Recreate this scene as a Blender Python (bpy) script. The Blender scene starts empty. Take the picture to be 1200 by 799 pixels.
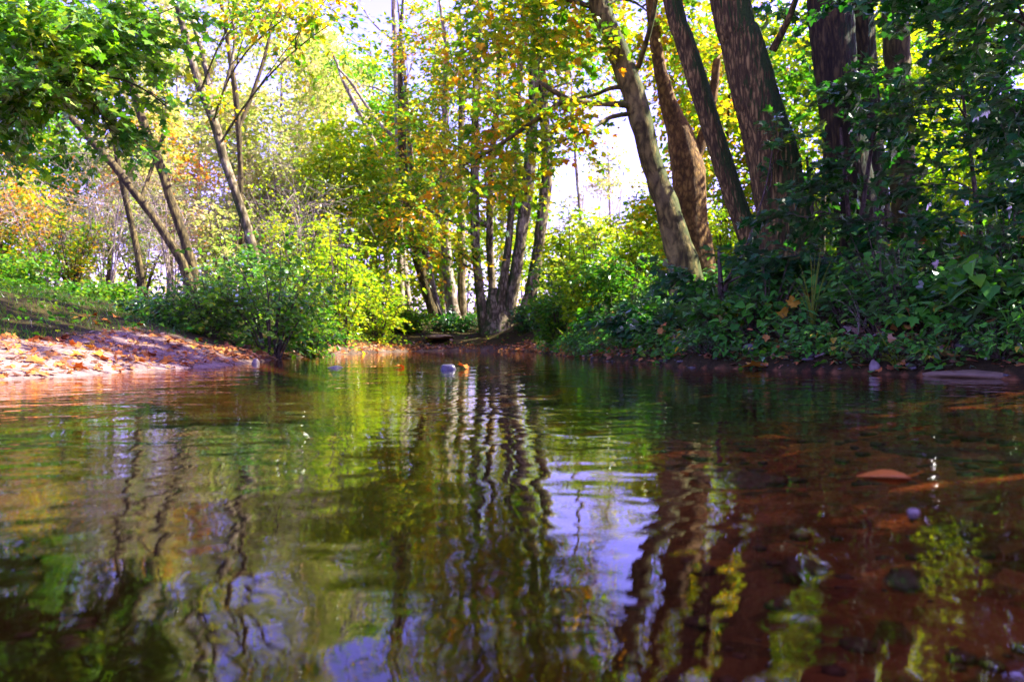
import bpy, math, numpy as np
from mathutils import Vector

SEED = 7
ABOVE = .18
DENS = 3.0      # leaf sprays per unit of crown
rng = np.random.default_rng(SEED)
scene = bpy.context.scene
col = scene.collection

# ------------------------------------------------------------------ camera model used to lay the place out
F, HOR, EYE = 942.0, 398.0, 0.30      # focal length in photo pixels, horizon row, eye height above the water


def at(px, py, Y):
    return np.array([(px - 600.0) / F * Y, Y, EYE + (HOR - py) / F * Y])


def nrm(v):
    return v / np.maximum(np.linalg.norm(v, axis=-1, keepdims=True), 1e-9)


def sstep(a, b, x):
    t = np.clip((x - a) / (b - a), 0, 1)
    return t * t * (3 - 2 * t)


# ------------------------------------------------------------------ terrain
SHORE = np.array([
    (-4.6, -16), (-4.5, 0), (-4.3, 3.2), (-3.95, 5.0), (-3.78, 6.0), (-3.6, 6.7), (-3.45, 8.3), (-3.3, 9.4), (-3.45, 11.0),
    (-3.65, 12.8), (-3.6, 15.0), (-3.3, 17.7), (-3.0, 19.6), (-2.3, 21.2), (-1.2, 21.7), (-0.3, 21.2), (0.3, 20.2),
    (0.7, 18.0), (0.95, 14.1), (1.35, 11.3), (1.9, 8.9), (2.55, 7.95), (3.05, 7.15), (3.5, 6.5), (3.85, 5.95),
    (4.3, 5.0), (4.7, 3.2), (5.0, 0), (5.2, -16)], float)


def vnoise(x, y, s, seed=0):
    """smooth value noise, vectorised"""
    x = np.asarray(x, float) * s + 31.7 * seed
    y = np.asarray(y, float) * s + 17.3 * seed
    xi, yi = np.floor(x), np.floor(y)
    xf, yf = x - xi, y - yi
    u, v = xf * xf * (3 - 2 * xf), yf * yf * (3 - 2 * yf)

    def h(a, b):
        n = np.sin(a * 127.1 + b * 311.7 + seed * 74.7) * 43758.5453
        return n - np.floor(n)
    return ((h(xi, yi) * (1 - u) + h(xi + 1, yi) * u) * (1 - v) + (h(xi, yi + 1) * (1 - u) + h(xi + 1, yi + 1) * u) * v) * 2 - 1


def sdist(x, y):
    """signed distance to the shoreline: positive on land"""
    x = np.asarray(x, float); y = np.asarray(y, float)
    sh = x.shape
    x = x.ravel(); y = y.ravel()
    d = np.full(x.shape, 1e9)
    inside = np.zeros(x.shape, bool)
    n = len(SHORE)
    for i in range(n):
        a, b = SHORE[i], SHORE[(i + 1) % n]
        ab = b - a
        t = np.clip(((x - a[0]) * ab[0] + (y - a[1]) * ab[1]) / (ab @ ab), 0, 1)
        d = np.minimum(d, np.hypot(x - a[0] - t * ab[0], y - a[1] - t * ab[1]))
        if a[1] != b[1]:
            c = ((a[1] > y) != (b[1] > y)) & (x < (b[0] - a[0]) * (y - a[1]) / (b[1] - a[1]) + a[0])
            inside ^= c
    return np.where(inside, -d, d).reshape(sh)


def ground_z(x, y):
    x = np.asarray(x, float); y = np.asarray(y, float)
    d = sdist(x, y) + 0.10 * vnoise(x, y, 1.3, 1) + 0.05 * vnoise(x, y, 3.7, 2)
    dp = np.maximum(d, 0)
    wr = sstep(-1.0, 1.6, x + 0.02 * (y - 10))
    zl = (1.9 * (1 - np.exp(-dp / 5.6)) + 0.012 * dp) * (1 - .42 * sstep(11.5, 8.5, y) * sstep(3.2, 1.5, dp))
    zr = 0.10 * (1 - np.exp(-dp / 0.12)) + 1.35 * (1 - np.exp(-(dp ** 1.25) / 2.6)) + 0.02 * dp
    z = zl * (1 - wr) + zr * wr
    far = sstep(20, 27, y)
    z = z * (1 - far * (1 - wr) * 0.25)
    z = z + (0.05 * vnoise(x, y, 0.9, 3) + 0.022 * vnoise(x, y, 2.9, 4) + 0.009 * vnoise(x, y, 8.0, 8)) * sstep(0.0, 0.8, dp) + 0.35 * vnoise(x, y, 0.06, 5) * sstep(12, 40, dp)
    dm = np.maximum(-d, 0)
    shallow = sstep(0.2, 2.6, x) * sstep(6.5, 4.5, y)
    dep = 0.36 * (1 - np.exp(-dm / 1.1))
    dep = dep * (1 - 0.62 * shallow)
    zb = -dep - 0.008 + (0.035 * vnoise(x, y, 2.2, 6) + 0.014 * vnoise(x, y, 7.0, 7)) * sstep(0.1, 0.8, dm)
    return np.where(d > 0, z, np.minimum(zb, -0.012))


def gz(x, y):
    return float(ground_z(np.array([x]), np.array([y]))[0])


# ------------------------------------------------------------------ materials
def newmat(name):
    m = bpy.data.materials.new(name)
    m.use_nodes = True
    nt = m.node_tree
    nt.nodes.clear()
    out = nt.nodes.new('ShaderNodeOutputMaterial')
    return m, nt, out


def nd(nt, t, **kw):
    n = nt.nodes.new(t)
    for k, v in kw.items():
        if k.startswith('i_'):
            n.inputs[k[2:]].default_value = v
        else:
            setattr(n, k, v)
    return n


def ramp(nt, stops):
    r = nt.nodes.new('ShaderNodeValToRGB')
    e = r.color_ramp.elements
    while len(e) < len(stops):
        e.new(0.5)
    for el, (p, c) in zip(e, stops):
        el.position = p
        el.color = (*c, 1)
    return r


def mapping(nt, scale=(1, 1, 1), src='Object'):
    tc = nt.nodes.new('ShaderNodeTexCoord')
    mp = nt.nodes.new('ShaderNodeMapping')
    mp.inputs['Scale'].default_value = scale
    nt.links.new(tc.outputs[src], mp.inputs['Vector'])
    return mp


def math_n(nt, op, a, b=None):
    n = nt.nodes.new('ShaderNodeMath')
    n.operation = op
    for i, v in enumerate((a, b)):
        if v is None:
            continue
        if isinstance(v, (int, float)):
            n.inputs[i].default_value = v
        else:
            nt.links.new(v, n.inputs[i])
    return n.outputs[0]


def mixrgb(nt, mode, fac, a, b):
    n = nt.nodes.new('ShaderNodeMix')
    n.data_type = 'RGBA'
    n.blend_type = mode
    for s, v in ((n.inputs[0], fac), (n.inputs[6], a), (n.inputs[7], b)):
        if isinstance(v, (int, float)):
            s.default_value = v
        elif isinstance(v, tuple):
            s.default_value = (*v, 1)
        else:
            nt.links.new(v, s)
    return n.outputs[2]


def leaf_mat(name, stops, tcol=(1.5, 1.35, 0.5), tf=0.55, rough=0.42, spread=0.8, clump=0.6, cscale=0.9, gloss=.18):
    m, nt, out = newmat(name)
    geo = nt.nodes.new('ShaderNodeNewGeometry')
    mp = mapping(nt)
    nz = nd(nt, 'ShaderNodeTexNoise', i_Scale=cscale, i_Detail=1.0)
    nt.links.new(mp.outputs[0], nz.inputs['Vector'])
    a = math_n(nt, 'MULTIPLY', geo.outputs['Random Per Island'], spread)
    b = math_n(nt, 'MULTIPLY', math_n(nt, 'SUBTRACT', nz.outputs[0], 0.5), clump * 2)
    f = math_n(nt, 'ADD', math_n(nt, 'ADD', a, b), (1 - spread) / 2)
    r = ramp(nt, stops)
    nt.links.new(f, r.inputs[0])
    c = r.outputs[0]
    tc_ = mixrgb(nt, 'MULTIPLY', 1.0, c, tcol)
    df = nt.nodes.new('ShaderNodeBsdfDiffuse')
    tr = nt.nodes.new('ShaderNodeBsdfTranslucent')
    nt.links.new(c, df.inputs[0]); nt.links.new(tc_, tr.inputs[0])
    mx = nt.nodes.new('ShaderNodeMixShader'); mx.inputs[0].default_value = tf
    nt.links.new(df.outputs[0], mx.inputs[1]); nt.links.new(tr.outputs[0], mx.inputs[2])
    gl = nd(nt, 'ShaderNodeBsdfGlossy', i_Roughness=rough)
    gl.inputs[0].default_value = (0.8, 0.8, 0.8, 1)
    fr = nd(nt, 'ShaderNodeFresnel', i_IOR=1.36)
    m2 = nt.nodes.new('ShaderNodeMixShader')
    nt.links.new(math_n(nt, 'MULTIPLY', fr.outputs[0], gloss), m2.inputs[0])
    nt.links.new(mx.outputs[0], m2.inputs[1]); nt.links.new(gl.outputs[0], m2.inputs[2])
    nt.links.new(m2.outputs[0], out.inputs[0])
    return m


def bark_mat(name, dark, light, scale=(9, 9, 1.6), moss=None, moss_amt=0.5, moss_dir=(1, 0, 0), rough=0.85, bump=0.02, patch=0.0):
    m, nt, out = newmat(name)
    mp = mapping(nt, scale)
    n1 = nd(nt, 'ShaderNodeTexNoise', i_Scale=1.0, i_Detail=8.0, i_Roughness=0.7, i_Distortion=1.0)
    vo = nd(nt, 'ShaderNodeTexVoronoi', i_Scale=1.6)
    vo.feature = 'DISTANCE_TO_EDGE'
    nt.links.new(mp.outputs[0], n1.inputs['Vector'])
    w = nt.nodes.new('ShaderNodeVectorMath'); w.operation = 'ADD'
    nt.links.new(mp.outputs[0], w.inputs[0]); nt.links.new(n1.outputs['Color'], w.inputs[1])
    nt.links.new(w.outputs[0], vo.inputs['Vector'])
    fis = math_n(nt, 'MINIMUM', math_n(nt, 'MULTIPLY', vo.outputs['Distance'], 3.0), 1.0)
    hgt = math_n(nt, 'ADD', math_n(nt, 'MULTIPLY', fis, 0.32), math_n(nt, 'MULTIPLY', n1.outputs[0], 1.0))
    r = ramp(nt, [(0.44, tuple(v * 0.45 for v in dark)), (0.62, dark), (0.84, light)])
    nt.links.new(hgt, r.inputs[0])
    c = r.outputs[0]
    mpl = mapping(nt, (1, 1, 1))
    if patch:
        n3 = nd(nt, 'ShaderNodeTexNoise', i_Scale=3.2, i_Detail=4.0)
        nt.links.new(mpl.outputs[0], n3.inputs['Vector'])
        rr = ramp(nt, [(0.52, (0, 0, 0)), (0.62, (1, 1, 1))])
        nt.links.new(n3.outputs[0], rr.inputs[0])
        c = mixrgb(nt, 'MIX', math_n(nt, 'MULTIPLY', rr.outputs[0], patch), c, tuple(min(.6, v * 1.7 + .04) for v in light))
    if moss:
        n2 = nd(nt, 'ShaderNodeTexNoise', i_Scale=2.6, i_Detail=5.0, i_Roughness=0.7)
        nt.links.new(mpl.outputs[0], n2.inputs['Vector'])
        geo = nt.nodes.new('ShaderNodeNewGeometry')
        dt = nt.nodes.new('ShaderNodeVectorMath'); dt.operation = 'DOT_PRODUCT'
        nt.links.new(geo.outputs['True Normal'], dt.inputs[0]); dt.inputs[1].default_value = moss_dir
        mm = math_n(nt, 'ADD', math_n(nt, 'MULTIPLY', dt.outputs['Value'], 0.35), n2.outputs[0])
        rr = ramp(nt, [(0.78 - moss_amt * 0.4, (0, 0, 0)), (0.92 - moss_amt * 0.4, (1, 1, 1))])
        nt.links.new(mm, rr.inputs[0])
        n4 = nd(nt, 'ShaderNodeTexNoise', i_Scale=40.0, i_Detail=3.0)
        nt.links.new(mpl.outputs[0], n4.inputs['Vector'])
        mr = ramp(nt, [(0.3, tuple(v * .5 for v in moss)), (0.7, moss)])
        nt.links.new(n4.outputs[0], mr.inputs[0])
        c = mixrgb(nt, 'MIX', rr.outputs[0], c, mr.outputs[0])
    b = nd(nt, 'ShaderNodeBump', i_Strength=1.0, i_Distance=bump)
    nt.links.new(hgt, b.inputs['Height'])
    p = nd(nt, 'ShaderNodeBsdfPrincipled', i_Roughness=rough)
    p.inputs['Specular IOR Level'].default_value = 0.25
    nt.links.new(c, p.inputs['Base Color']); nt.links.new(b.outputs[0], p.inputs['Normal'])
    nt.links.new(p.outputs[0], out.inputs[0])
    return m


def stone_mat(name, a, b_, scale=9.0, rough=0.6):
    m, nt, out = newmat(name)
    mp = mapping(nt)
    n1 = nd(nt, 'ShaderNodeTexNoise', i_Scale=scale, i_Detail=7.0, i_Roughness=0.65)
    nt.links.new(mp.outputs[0], n1.inputs['Vector'])
    r = ramp(nt, [(0.3, a), (0.7, b_)])
    nt.links.new(n1.outputs[0], r.inputs[0])
    bp = nd(nt, 'ShaderNodeBump', i_Strength=0.8, i_Distance=0.01)
    nt.links.new(n1.outputs[0], bp.inputs['Height'])
    p = nd(nt, 'ShaderNodeBsdfPrincipled', i_Roughness=rough)
    nt.links.new(r.outputs[0], p.inputs['Base Color']); nt.links.new(bp.outputs[0], p.inputs['Normal'])
    nt.links.new(p.outputs[0], out.inputs[0])
    return m


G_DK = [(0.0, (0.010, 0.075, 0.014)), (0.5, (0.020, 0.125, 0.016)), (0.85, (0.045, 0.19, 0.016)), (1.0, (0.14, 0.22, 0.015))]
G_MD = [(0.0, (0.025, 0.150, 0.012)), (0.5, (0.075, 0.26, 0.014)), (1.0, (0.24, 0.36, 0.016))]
G_BR = [(0.0, (0.018, 0.200, 0.016)), (0.6, (0.045, 0.330, 0.018)), (1.0, (0.18, 0.40, 0.014))]
YG = [(0.0, (0.09, 0.26, 0.010)), (0.4, (0.25, 0.44, 0.012)), (0.8, (0.46, 0.54, 0.016)), (1.0, (0.60, 0.46, 0.016))]
AUT = [(0.0, (0.045, 0.20, 0.010)), (0.35, (0.16, 0.36, 0.012)), (0.58, (0.38, 0.48, 0.014)), (0.82, (0.60, 0.42, 0.016)), (1.0, (0.60, 0.24, 0.012))]
ORG = [(0.0, (0.16, 0.20, 0.015)), (0.35, (0.46, 0.33, 0.02)), (0.7, (0.58, 0.25, 0.03)), (1.0, (0.50, 0.14, 0.04))]
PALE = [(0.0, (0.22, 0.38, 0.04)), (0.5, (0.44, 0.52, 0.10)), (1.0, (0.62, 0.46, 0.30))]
LIT = [(0.0, (0.26, 0.09, 0.03)), (0.35, (0.48, 0.17, 0.04)), (0.6, (0.52, 0.26, 0.06)), (0.8, (0.30, 0.17, 0.12)), (1.0, (0.42, 0.30, 0.22))]

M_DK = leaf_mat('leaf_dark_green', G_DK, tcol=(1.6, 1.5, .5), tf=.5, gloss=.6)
M_HERB = leaf_mat('leaf_herb_green', [(0.0, (0.018, 0.11, 0.010)), (0.45, (0.045, 0.21, 0.012)), (0.8, (0.11, 0.33, 0.014)), (0.95, (0.26, 0.38, 0.012)), (1.0, (0.45, 0.32, 0.02))], tcol=(1.6, 1.5, .5), tf=.42, rough=.45, gloss=.55)
M_HERB2 = leaf_mat('leaf_herb_light', [(0.0, (0.03, 0.16, 0.014)), (0.5, (0.07, 0.30, 0.018)), (0.9, (0.16, 0.38, 0.018)), (1.0, (0.45, 0.36, 0.02))], tcol=(1.6, 1.5, .5), tf=.42, rough=.5, gloss=.45)
M_MD = leaf_mat('leaf_mid_green', G_MD)
M_BR = leaf_mat('leaf_bright_green', G_BR, tcol=(1.5, 1.6, .5))
M_YG = leaf_mat('leaf_yellow_green', YG)
M_AUT = leaf_mat('leaf_autumn_mix', AUT, clump=.6, cscale=1.1)
M_SHR = leaf_mat('leaf_shrub_mix', [(0, (.03, .15, .012)), (.5, (.11, .33, .014)), (.85, (.26, .48, .014)), (1, (.50, .56, .02))], gloss=.5)
M_ORG = leaf_mat('leaf_orange', ORG)
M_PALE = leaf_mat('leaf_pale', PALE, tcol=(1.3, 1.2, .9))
M_LIT = leaf_mat('leaf_litter_mix', LIT, tcol=(1.2, 1, .8), tf=.2, rough=.6)
M_GRASS = leaf_mat('grass_blade', [(0, (.03, .13, .014)), (.6, (.07, .2, .016)), (1, (.2, .24, .03))])
M_TUFT = leaf_mat('grass_stalk_yellow', [(0, (.10, .22, .02)), (.6, (.22, .30, .03)), (1, (.36, .32, .05))])
M_STRAW = leaf_mat('dry_grass_head', [(0, (.30, .22, .14)), (1, (.5, .42, .34))], tcol=(1, 1, .9))

B_GREY = bark_mat('bark_grey_smooth', (.17, .13, .085), (.38, .31, .22), (7, 7, 2.2), bump=.012, patch=.5)
B_BRN = bark_mat('bark_brown', (.062, .046, .014), (.16, .12, .038), (9, 9, 2.0), bump=.018)
B_OLD = bark_mat('bark_rough_mossy', (.10, .068, .016), (.34, .235, .062), (15, 15, 2.0), moss=(.04, .085, .010), moss_amt=.72, moss_dir=(1, -.15, 0), bump=.05)
B_BIR = bark_mat('bark_olive_smooth', (.085, .066, .014), (.20, .155, .036), (6, 6, 2.4), moss=(.06, .08, .010), moss_amt=.4, bump=.014, patch=.25)
B_ORG = bark_mat('bark_rusty', (.13, .066, .014), (.27, .15, .034), (8, 8, 4.0), bump=.02)
B_MOSS = bark_mat('bark_pale_mossy', (.085, .066, .026), (.30, .24, .13), (8, 8, 2.2), moss=(.04, .07, .010), moss_amt=.45, moss_dir=(-1, 0, 0), bump=.015, patch=.3)
B_DARK = bark_mat('bark_dark', (.030, .021, .006), (.085, .060, .016), (10, 10, 2), moss=(.015, .035, .006), moss_amt=.5, bump=.03)
B_TWIG = bark_mat('twig_brown', (.07, .05, .03), (.15, .11, .075), (20, 20, 6), bump=.003)
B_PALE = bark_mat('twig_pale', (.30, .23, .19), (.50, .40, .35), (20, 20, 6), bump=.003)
S_VIO = stone_mat('wet_stone', (.03, .027, .04), (.085, .08, .11), 12, .22)
S_GREY = stone_mat('grey_stone', (.07, .062, .05), (.22, .20, .17), 10, .6)
S_DKS = stone_mat('dark_stone', (.018, .015, .012), (.085, .075, .065), 14, .45)
S_PALE = stone_mat('pale_stone', (.12, .085, .07), (.25, .19, .16), 10, .5)
S_SAND = stone_mat('sandstone', (.10, .065, .028), (.20, .13, .06), 8, .7)
S_RED = stone_mat('red_stone', (.05, .02, .012), (.13, .05, .03), 9, .6)


# ------------------------------------------------------------------ mesh helpers
class MB:
    def __init__(self):
        self.V, self.F, self.n = [], [], 0

    def add(self, V, Fc, mat=0):
        V = np.asarray(V, float).reshape(-1, 3)
        Fc = np.asarray(Fc, int)
        if len(V) == 0 or len(Fc) == 0:
            return
        self.V.append(V)
        self.F.append((Fc + self.n, mat))
        self.n += len(V)

    def build(self, name, mats, parent=None, origin=None, smooth=False, label=None, loc=None):
        if not isinstance(mats, (list, tuple)):
            mats = [mats]
        V = np.concatenate(self.V) if self.V else np.zeros((0, 3))
        if origin is not None:
            V = V - np.asarray(origin)
        me = bpy.data.meshes.new(name)
        me.vertices.add(len(V))
        me.vertices.foreach_set('co', V.astype(np.float32).ravel())
        loops = np.concatenate([f.ravel() for f, _ in self.F])
        tot = np.concatenate([np.full(len(f), f.shape[1]) for f, _ in self.F])
        mi = np.concatenate([np.full(len(f), k) for f, k in self.F])
        st = np.concatenate([[0], np.cumsum(tot)[:-1]])
        me.loops.add(len(loops))
        me.loops.foreach_set('vertex_index', loops.astype(np.int32))
        me.polygons.add(len(tot))
        me.polygons.foreach_set('loop_start', st.astype(np.int32))
        me.polygons.foreach_set('loop_total', tot.astype(np.int32))
        me.polygons.foreach_set('material_index', mi.astype(np.int32))
        me.polygons.foreach_set('use_smooth', np.full(len(tot), smooth))
        for m in mats:
            me.materials.append(m)
        me.update(calc_edges=True)
        me.validate()
        o = bpy.data.objects.new(name, me)
        col.objects.link(o)
        if parent is not None:
            o.parent = parent
        elif origin is not None:
            o.location = tuple(origin)
        if loc is not None:
            o.location = tuple(float(q) for q in loc)
        if label:
            o['label'] = label
        return o


def tag(o, label=None, cat=None, group=None, kind=None):
    if label: o['label'] = label
    if cat: o['category'] = cat
    if group: o['group'] = group
    if kind: o['kind'] = kind
    return o


def empty(name, loc):
    o = bpy.data.objects.new(name, None)
    o.empty_display_size = .2
    o.location = tuple(float(v) for v in loc)
    col.objects.link(o)
    return o


def smooth_path(P, R, n):
    """Catmull-Rom resample of a polyline with radii"""
    P = np.asarray(P, float); R = np.asarray(R, float)
    if len(P) == 2:
        t = np.linspace(0, 1, n)[:, None]
        return P[0] * (1 - t) + P[1] * t, (R[0] * (1 - t) + R[1] * t)[:, 0]
    s = np.concatenate([[0], np.cumsum(np.linalg.norm(np.diff(P, axis=0), axis=1))])
    Q = np.vstack([2 * P[0] - P[1], P, 2 * P[-1] - P[-2]])
    u = np.linspace(0, s[-1], n)
    k = np.clip(np.searchsorted(s, u, side='right') - 1, 0, len(P) - 2)
    t = ((u - s[k]) / np.maximum(s[k + 1] - s[k], 1e-9))[:, None]
    p0, p1, p2, p3 = Q[k], Q[k + 1], Q[k + 2], Q[k + 3]
    out = .5 * ((2 * p1) + (-p0 + p2) * t + (2 * p0 - 5 * p1 + 4 * p2 - p3) * t ** 2 + (-p0 + 3 * p1 - 3 * p2 + p3) * t ** 3)
    return out, np.interp(u, s, R)


def tube(P, R, sides=8, wob=0.0, ridge=0.0):
    P = np.asarray(P, float); R = np.asarray(R, float)
    n = len(P)
    T = np.gradient(P, axis=0)
    T = nrm(T)
    ref = np.array([1., 0, 0]) if abs(T[0][0]) < .8 else np.array([0, 1., 0])
    N = np.zeros_like(P)
    N[0] = nrm(np.cross(T[0], ref))
    for i in range(1, n):
        v = N[i - 1] - T[i] * (N[i - 1] @ T[i])
        N[i] = v / max(np.linalg.norm(v), 1e-9)
    B = np.cross(T, N)
    a = np.linspace(0, 2 * np.pi, sides, endpoint=False)
    rr = np.repeat(R[:, None], sides, 1)
    if wob:
        ph = rng.uniform(0, 6.28, 3)
        zz = np.arange(n)[:, None] * .35
        rr = rr * (1 + wob * (.5 * np.sin(2 * a[None] + ph[0] + zz) + .35 * np.sin(3 * a[None] + ph[1] - .7 * zz) + .25 * np.sin(5 * a[None] + ph[2])) + wob * .35 * rng.normal(size=rr.shape))
    if ridge:
        ph = rng.uniform(0, 6.28, 6)
        z2 = np.arange(n)[:, None]
        tw_ = a[None] + .25 * np.sin(z2 * .11 + ph[0]) + .12 * np.sin(z2 * .37 + 3 * a[None] + ph[1])
        rd = np.abs(np.sin(8.5 * tw_ + ph[2] + .8 * np.sin(z2 * .21 + 2 * a[None]))) ** .6 + .6 * np.abs(np.sin(14 * tw_ + ph[3] + 1.2 * np.sin(z2 * .33 + ph[4] + 5 * a[None])))
        rr = rr * (1 + ridge * (rd - .9) + ridge * .35 * rng.normal(size=rr.shape))
    V = P[:, None] + rr[..., None] * (np.cos(a)[None, :, None] * N[:, None] + np.sin(a)[None, :, None] * B[:, None])
    i = np.arange(n - 1)[:, None] * sides
    j = np.arange(sides)[None]
    j2 = (j + 1) % sides
    Fq = np.stack([i + j, i + j2, i + sides + j2, i + sides + j], -1).reshape(-1, 4)
    return V.reshape(-1, 3), Fq


def mini_tubes(P0, P1, P2, r0, r2):
    """many 3-sided twigs at once: three rings each"""
    n = len(P0)
    if n == 0:
        return np.zeros((0, 3)), np.zeros((0, 4), int)
    T = nrm(P2 - P0)
    ref = np.where(np.abs(T[:, 2:3]) < .9, np.array([[0, 0, 1.]]), np.array([[1., 0, 0]]))
    N = nrm(np.cross(T, ref)); B = np.cross(T, N)
    a = np.array([0, 2.094, 4.189])
    ring = np.cos(a)[None, :, None] * N[:, None] + np.sin(a)[None, :, None] * B[:, None]
    r0 = np.broadcast_to(np.asarray(r0, float), (n,)); r2 = np.broadcast_to(np.asarray(r2, float), (n,))
    V = np.stack([P0[:, None] + ring * r0[:, None, None], P1[:, None] + ring * ((r0 + r2) / 2)[:, None, None], P2[:, None] + ring * r2[:, None, None]], 1)
    base = (np.arange(n) * 9)[:, None]
    q = np.array([(k * 3 + j, k * 3 + (j + 1) % 3, k * 3 + 3 + (j + 1) % 3, k * 3 + 3 + j) for k in range(2) for j in range(3)])
    return V.reshape(-1, 3), (base[:, :, None] + q[None]).reshape(-1, 4)


# leaf templates: x across, y along, z fold
OVAL = (np.array([(0, 0, 0), (.30, .28, .07), (.27, .68, .06), (0, 1, -.06), (-.27, .68, .06), (-.30, .28, .07)]), np.array([(0, 1, 2, 3), (0, 3, 4, 5)]))
DIAM = (np.array([(0, 0, 0), (.42, .45, .10), (0, 1, -.04), (-.42, .45, .10)]), np.array([(0, 1, 2), (0, 2, 3)]))
_mr = [(0, 0), (.26, -.10), (.24, .08), (.56, .16), (.44, .30), (.62, .62), (.34, .58), (.22, .66), (.20, .82), (0, 1.05)]
_mo = _mr + [(-x, y) for x, y in _mr[-2:0:-1]]
_mv = np.array([(x, y, .16 * abs(x) - .12 * y * y) for x, y in _mo] + [(0, .36, -.03)])
MAPLE = (_mv, np.array([(i, (i + 1) % len(_mo), len(_mo)) for i in range(len(_mo))]))
_hr = [(0, 0), (.20, -.05), (.40, .16), (.40, .42), (.22, .76), (0, 1.08)]
_ho = _hr + [(-x, y) for x, y in _hr[-2:0:-1]]
_hv = np.array([(x, y, .22 * abs(x) - .16 * y * y) for x, y in _ho] + [(0, .25, -.02), (0, .6, -.07)])
HEART = (_hv, np.array([(0, 1, 10), (1, 2, 10), (2, 3, 10), (3, 11, 10), (3, 4, 11), (4, 5, 11), (5, 6, 11), (6, 7, 11), (7, 10, 11), (7, 8, 10), (8, 9, 10), (9, 0, 10)]))
BLADE = (np.array([(-.03, 0, 0), (.03, 0, 0), (.024, .5, .03), (-.024, .5, .03), (.003, 1, -.10), (-.003, 1, -.10)]), np.array([(0, 1, 2, 3), (3, 2, 4, 5)]))


def leaves(mb, base, d, nvec, size, tmpl, mat=0):
    if len(base) == 0:
        return
    d = nrm(d)
    x = nrm(np.cross(d, nvec))
    n2 = np.cross(x, d)
    T, Fc = tmpl
    size = np.asarray(size)[:, None, None]
    sx = rng.uniform(.8, 1.15, len(base))[:, None, None]
    fz = rng.uniform(.4, 1.9, len(base))[:, None, None]
    V = base[:, None] + size * (T[None, :, 0:1] * x[:, None] * sx + T[None, :, 1:2] * d[:, None] + T[None, :, 2:3] * n2[:, None] * fz)
    Fa = Fc[None] + (np.arange(len(base)) * len(T))[:, None, None]
    mb.add(V.reshape(-1, 3), Fa.reshape(-1, Fc.shape[1]), mat)


def sprays(mb, P, D, L, k, size, tmpl, droop=.25, flat=.8, twig=True, tr=.006, lm=0, tm=1, scatter=.02):
    n = len(P)
    D = nrm(D)
    L = np.broadcast_to(np.asarray(L, float), (n,))
    t = np.clip(np.linspace(.12, 1, k)[None] + rng.uniform(-.06, .06, (n, k)), .02, 1.05)
    pts = P[:, None] + D[:, None] * (L[:, None] * t)[..., None]
    pts[..., 2] -= droop * L[:, None] * t ** 2
    sd = nrm(np.cross(D, np.array([0, 0, 1.])))
    sg = np.where(np.arange(k) % 2 == 0, 1, -1)[None, :, None] * np.ones((n, 1, 1))
    dr = sd[:, None] * sg * .8 + D[:, None] * .65 + rng.normal(0, .38, (n, k, 3)) + np.array([0, 0, -.25])
    nv = np.array([0, 0, 1.]) * flat + rng.normal(0, .45, (n, k, 3))
    s = size * rng.uniform(.55, 1.2, (n, k))
    b = pts + rng.normal(0, scatter, (n, k, 3))
    leaves(mb, b.reshape(-1, 3), dr.reshape(-1, 3), nv.reshape(-1, 3), s.reshape(-1), tmpl, lm)
    if twig:
        mid = P + D * (L * .5)[:, None]; mid[:, 2] -= droop * L * .25
        end = P + D * L[:, None]; end[:, 2] -= droop * L
        V, Fq = mini_tubes(P, mid, end, tr, tr * .4)
        mb.add(V, Fq, tm)


def bez(a, c, b, n):
    t = np.linspace(0, 1, n)[:, None]
    return a * (1 - t) ** 2 + 2 * c * t * (1 - t) + b * t ** 2


# ------------------------------------------------------------------ trees
def pxpath(pts, Y, dY=None):
    P, R = [], []
    for i, p in enumerate(pts):
        y = Y + (dY[i] if dY is not None else (p[3] if len(p) > 3 else 0))
        P.append(at(p[0], p[1], y)); R.append(p[2] / F * y / 2)
    return np.array(P), np.array(R)


def blob(px, py, rx, ry, Y, depth=None, n=40):
    c = at(px, py, Y)
    a, b = rx / F * Y, ry / F * Y
    return (c, np.array([a, depth if depth else (a + b) * .6, b]), n)


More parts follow.
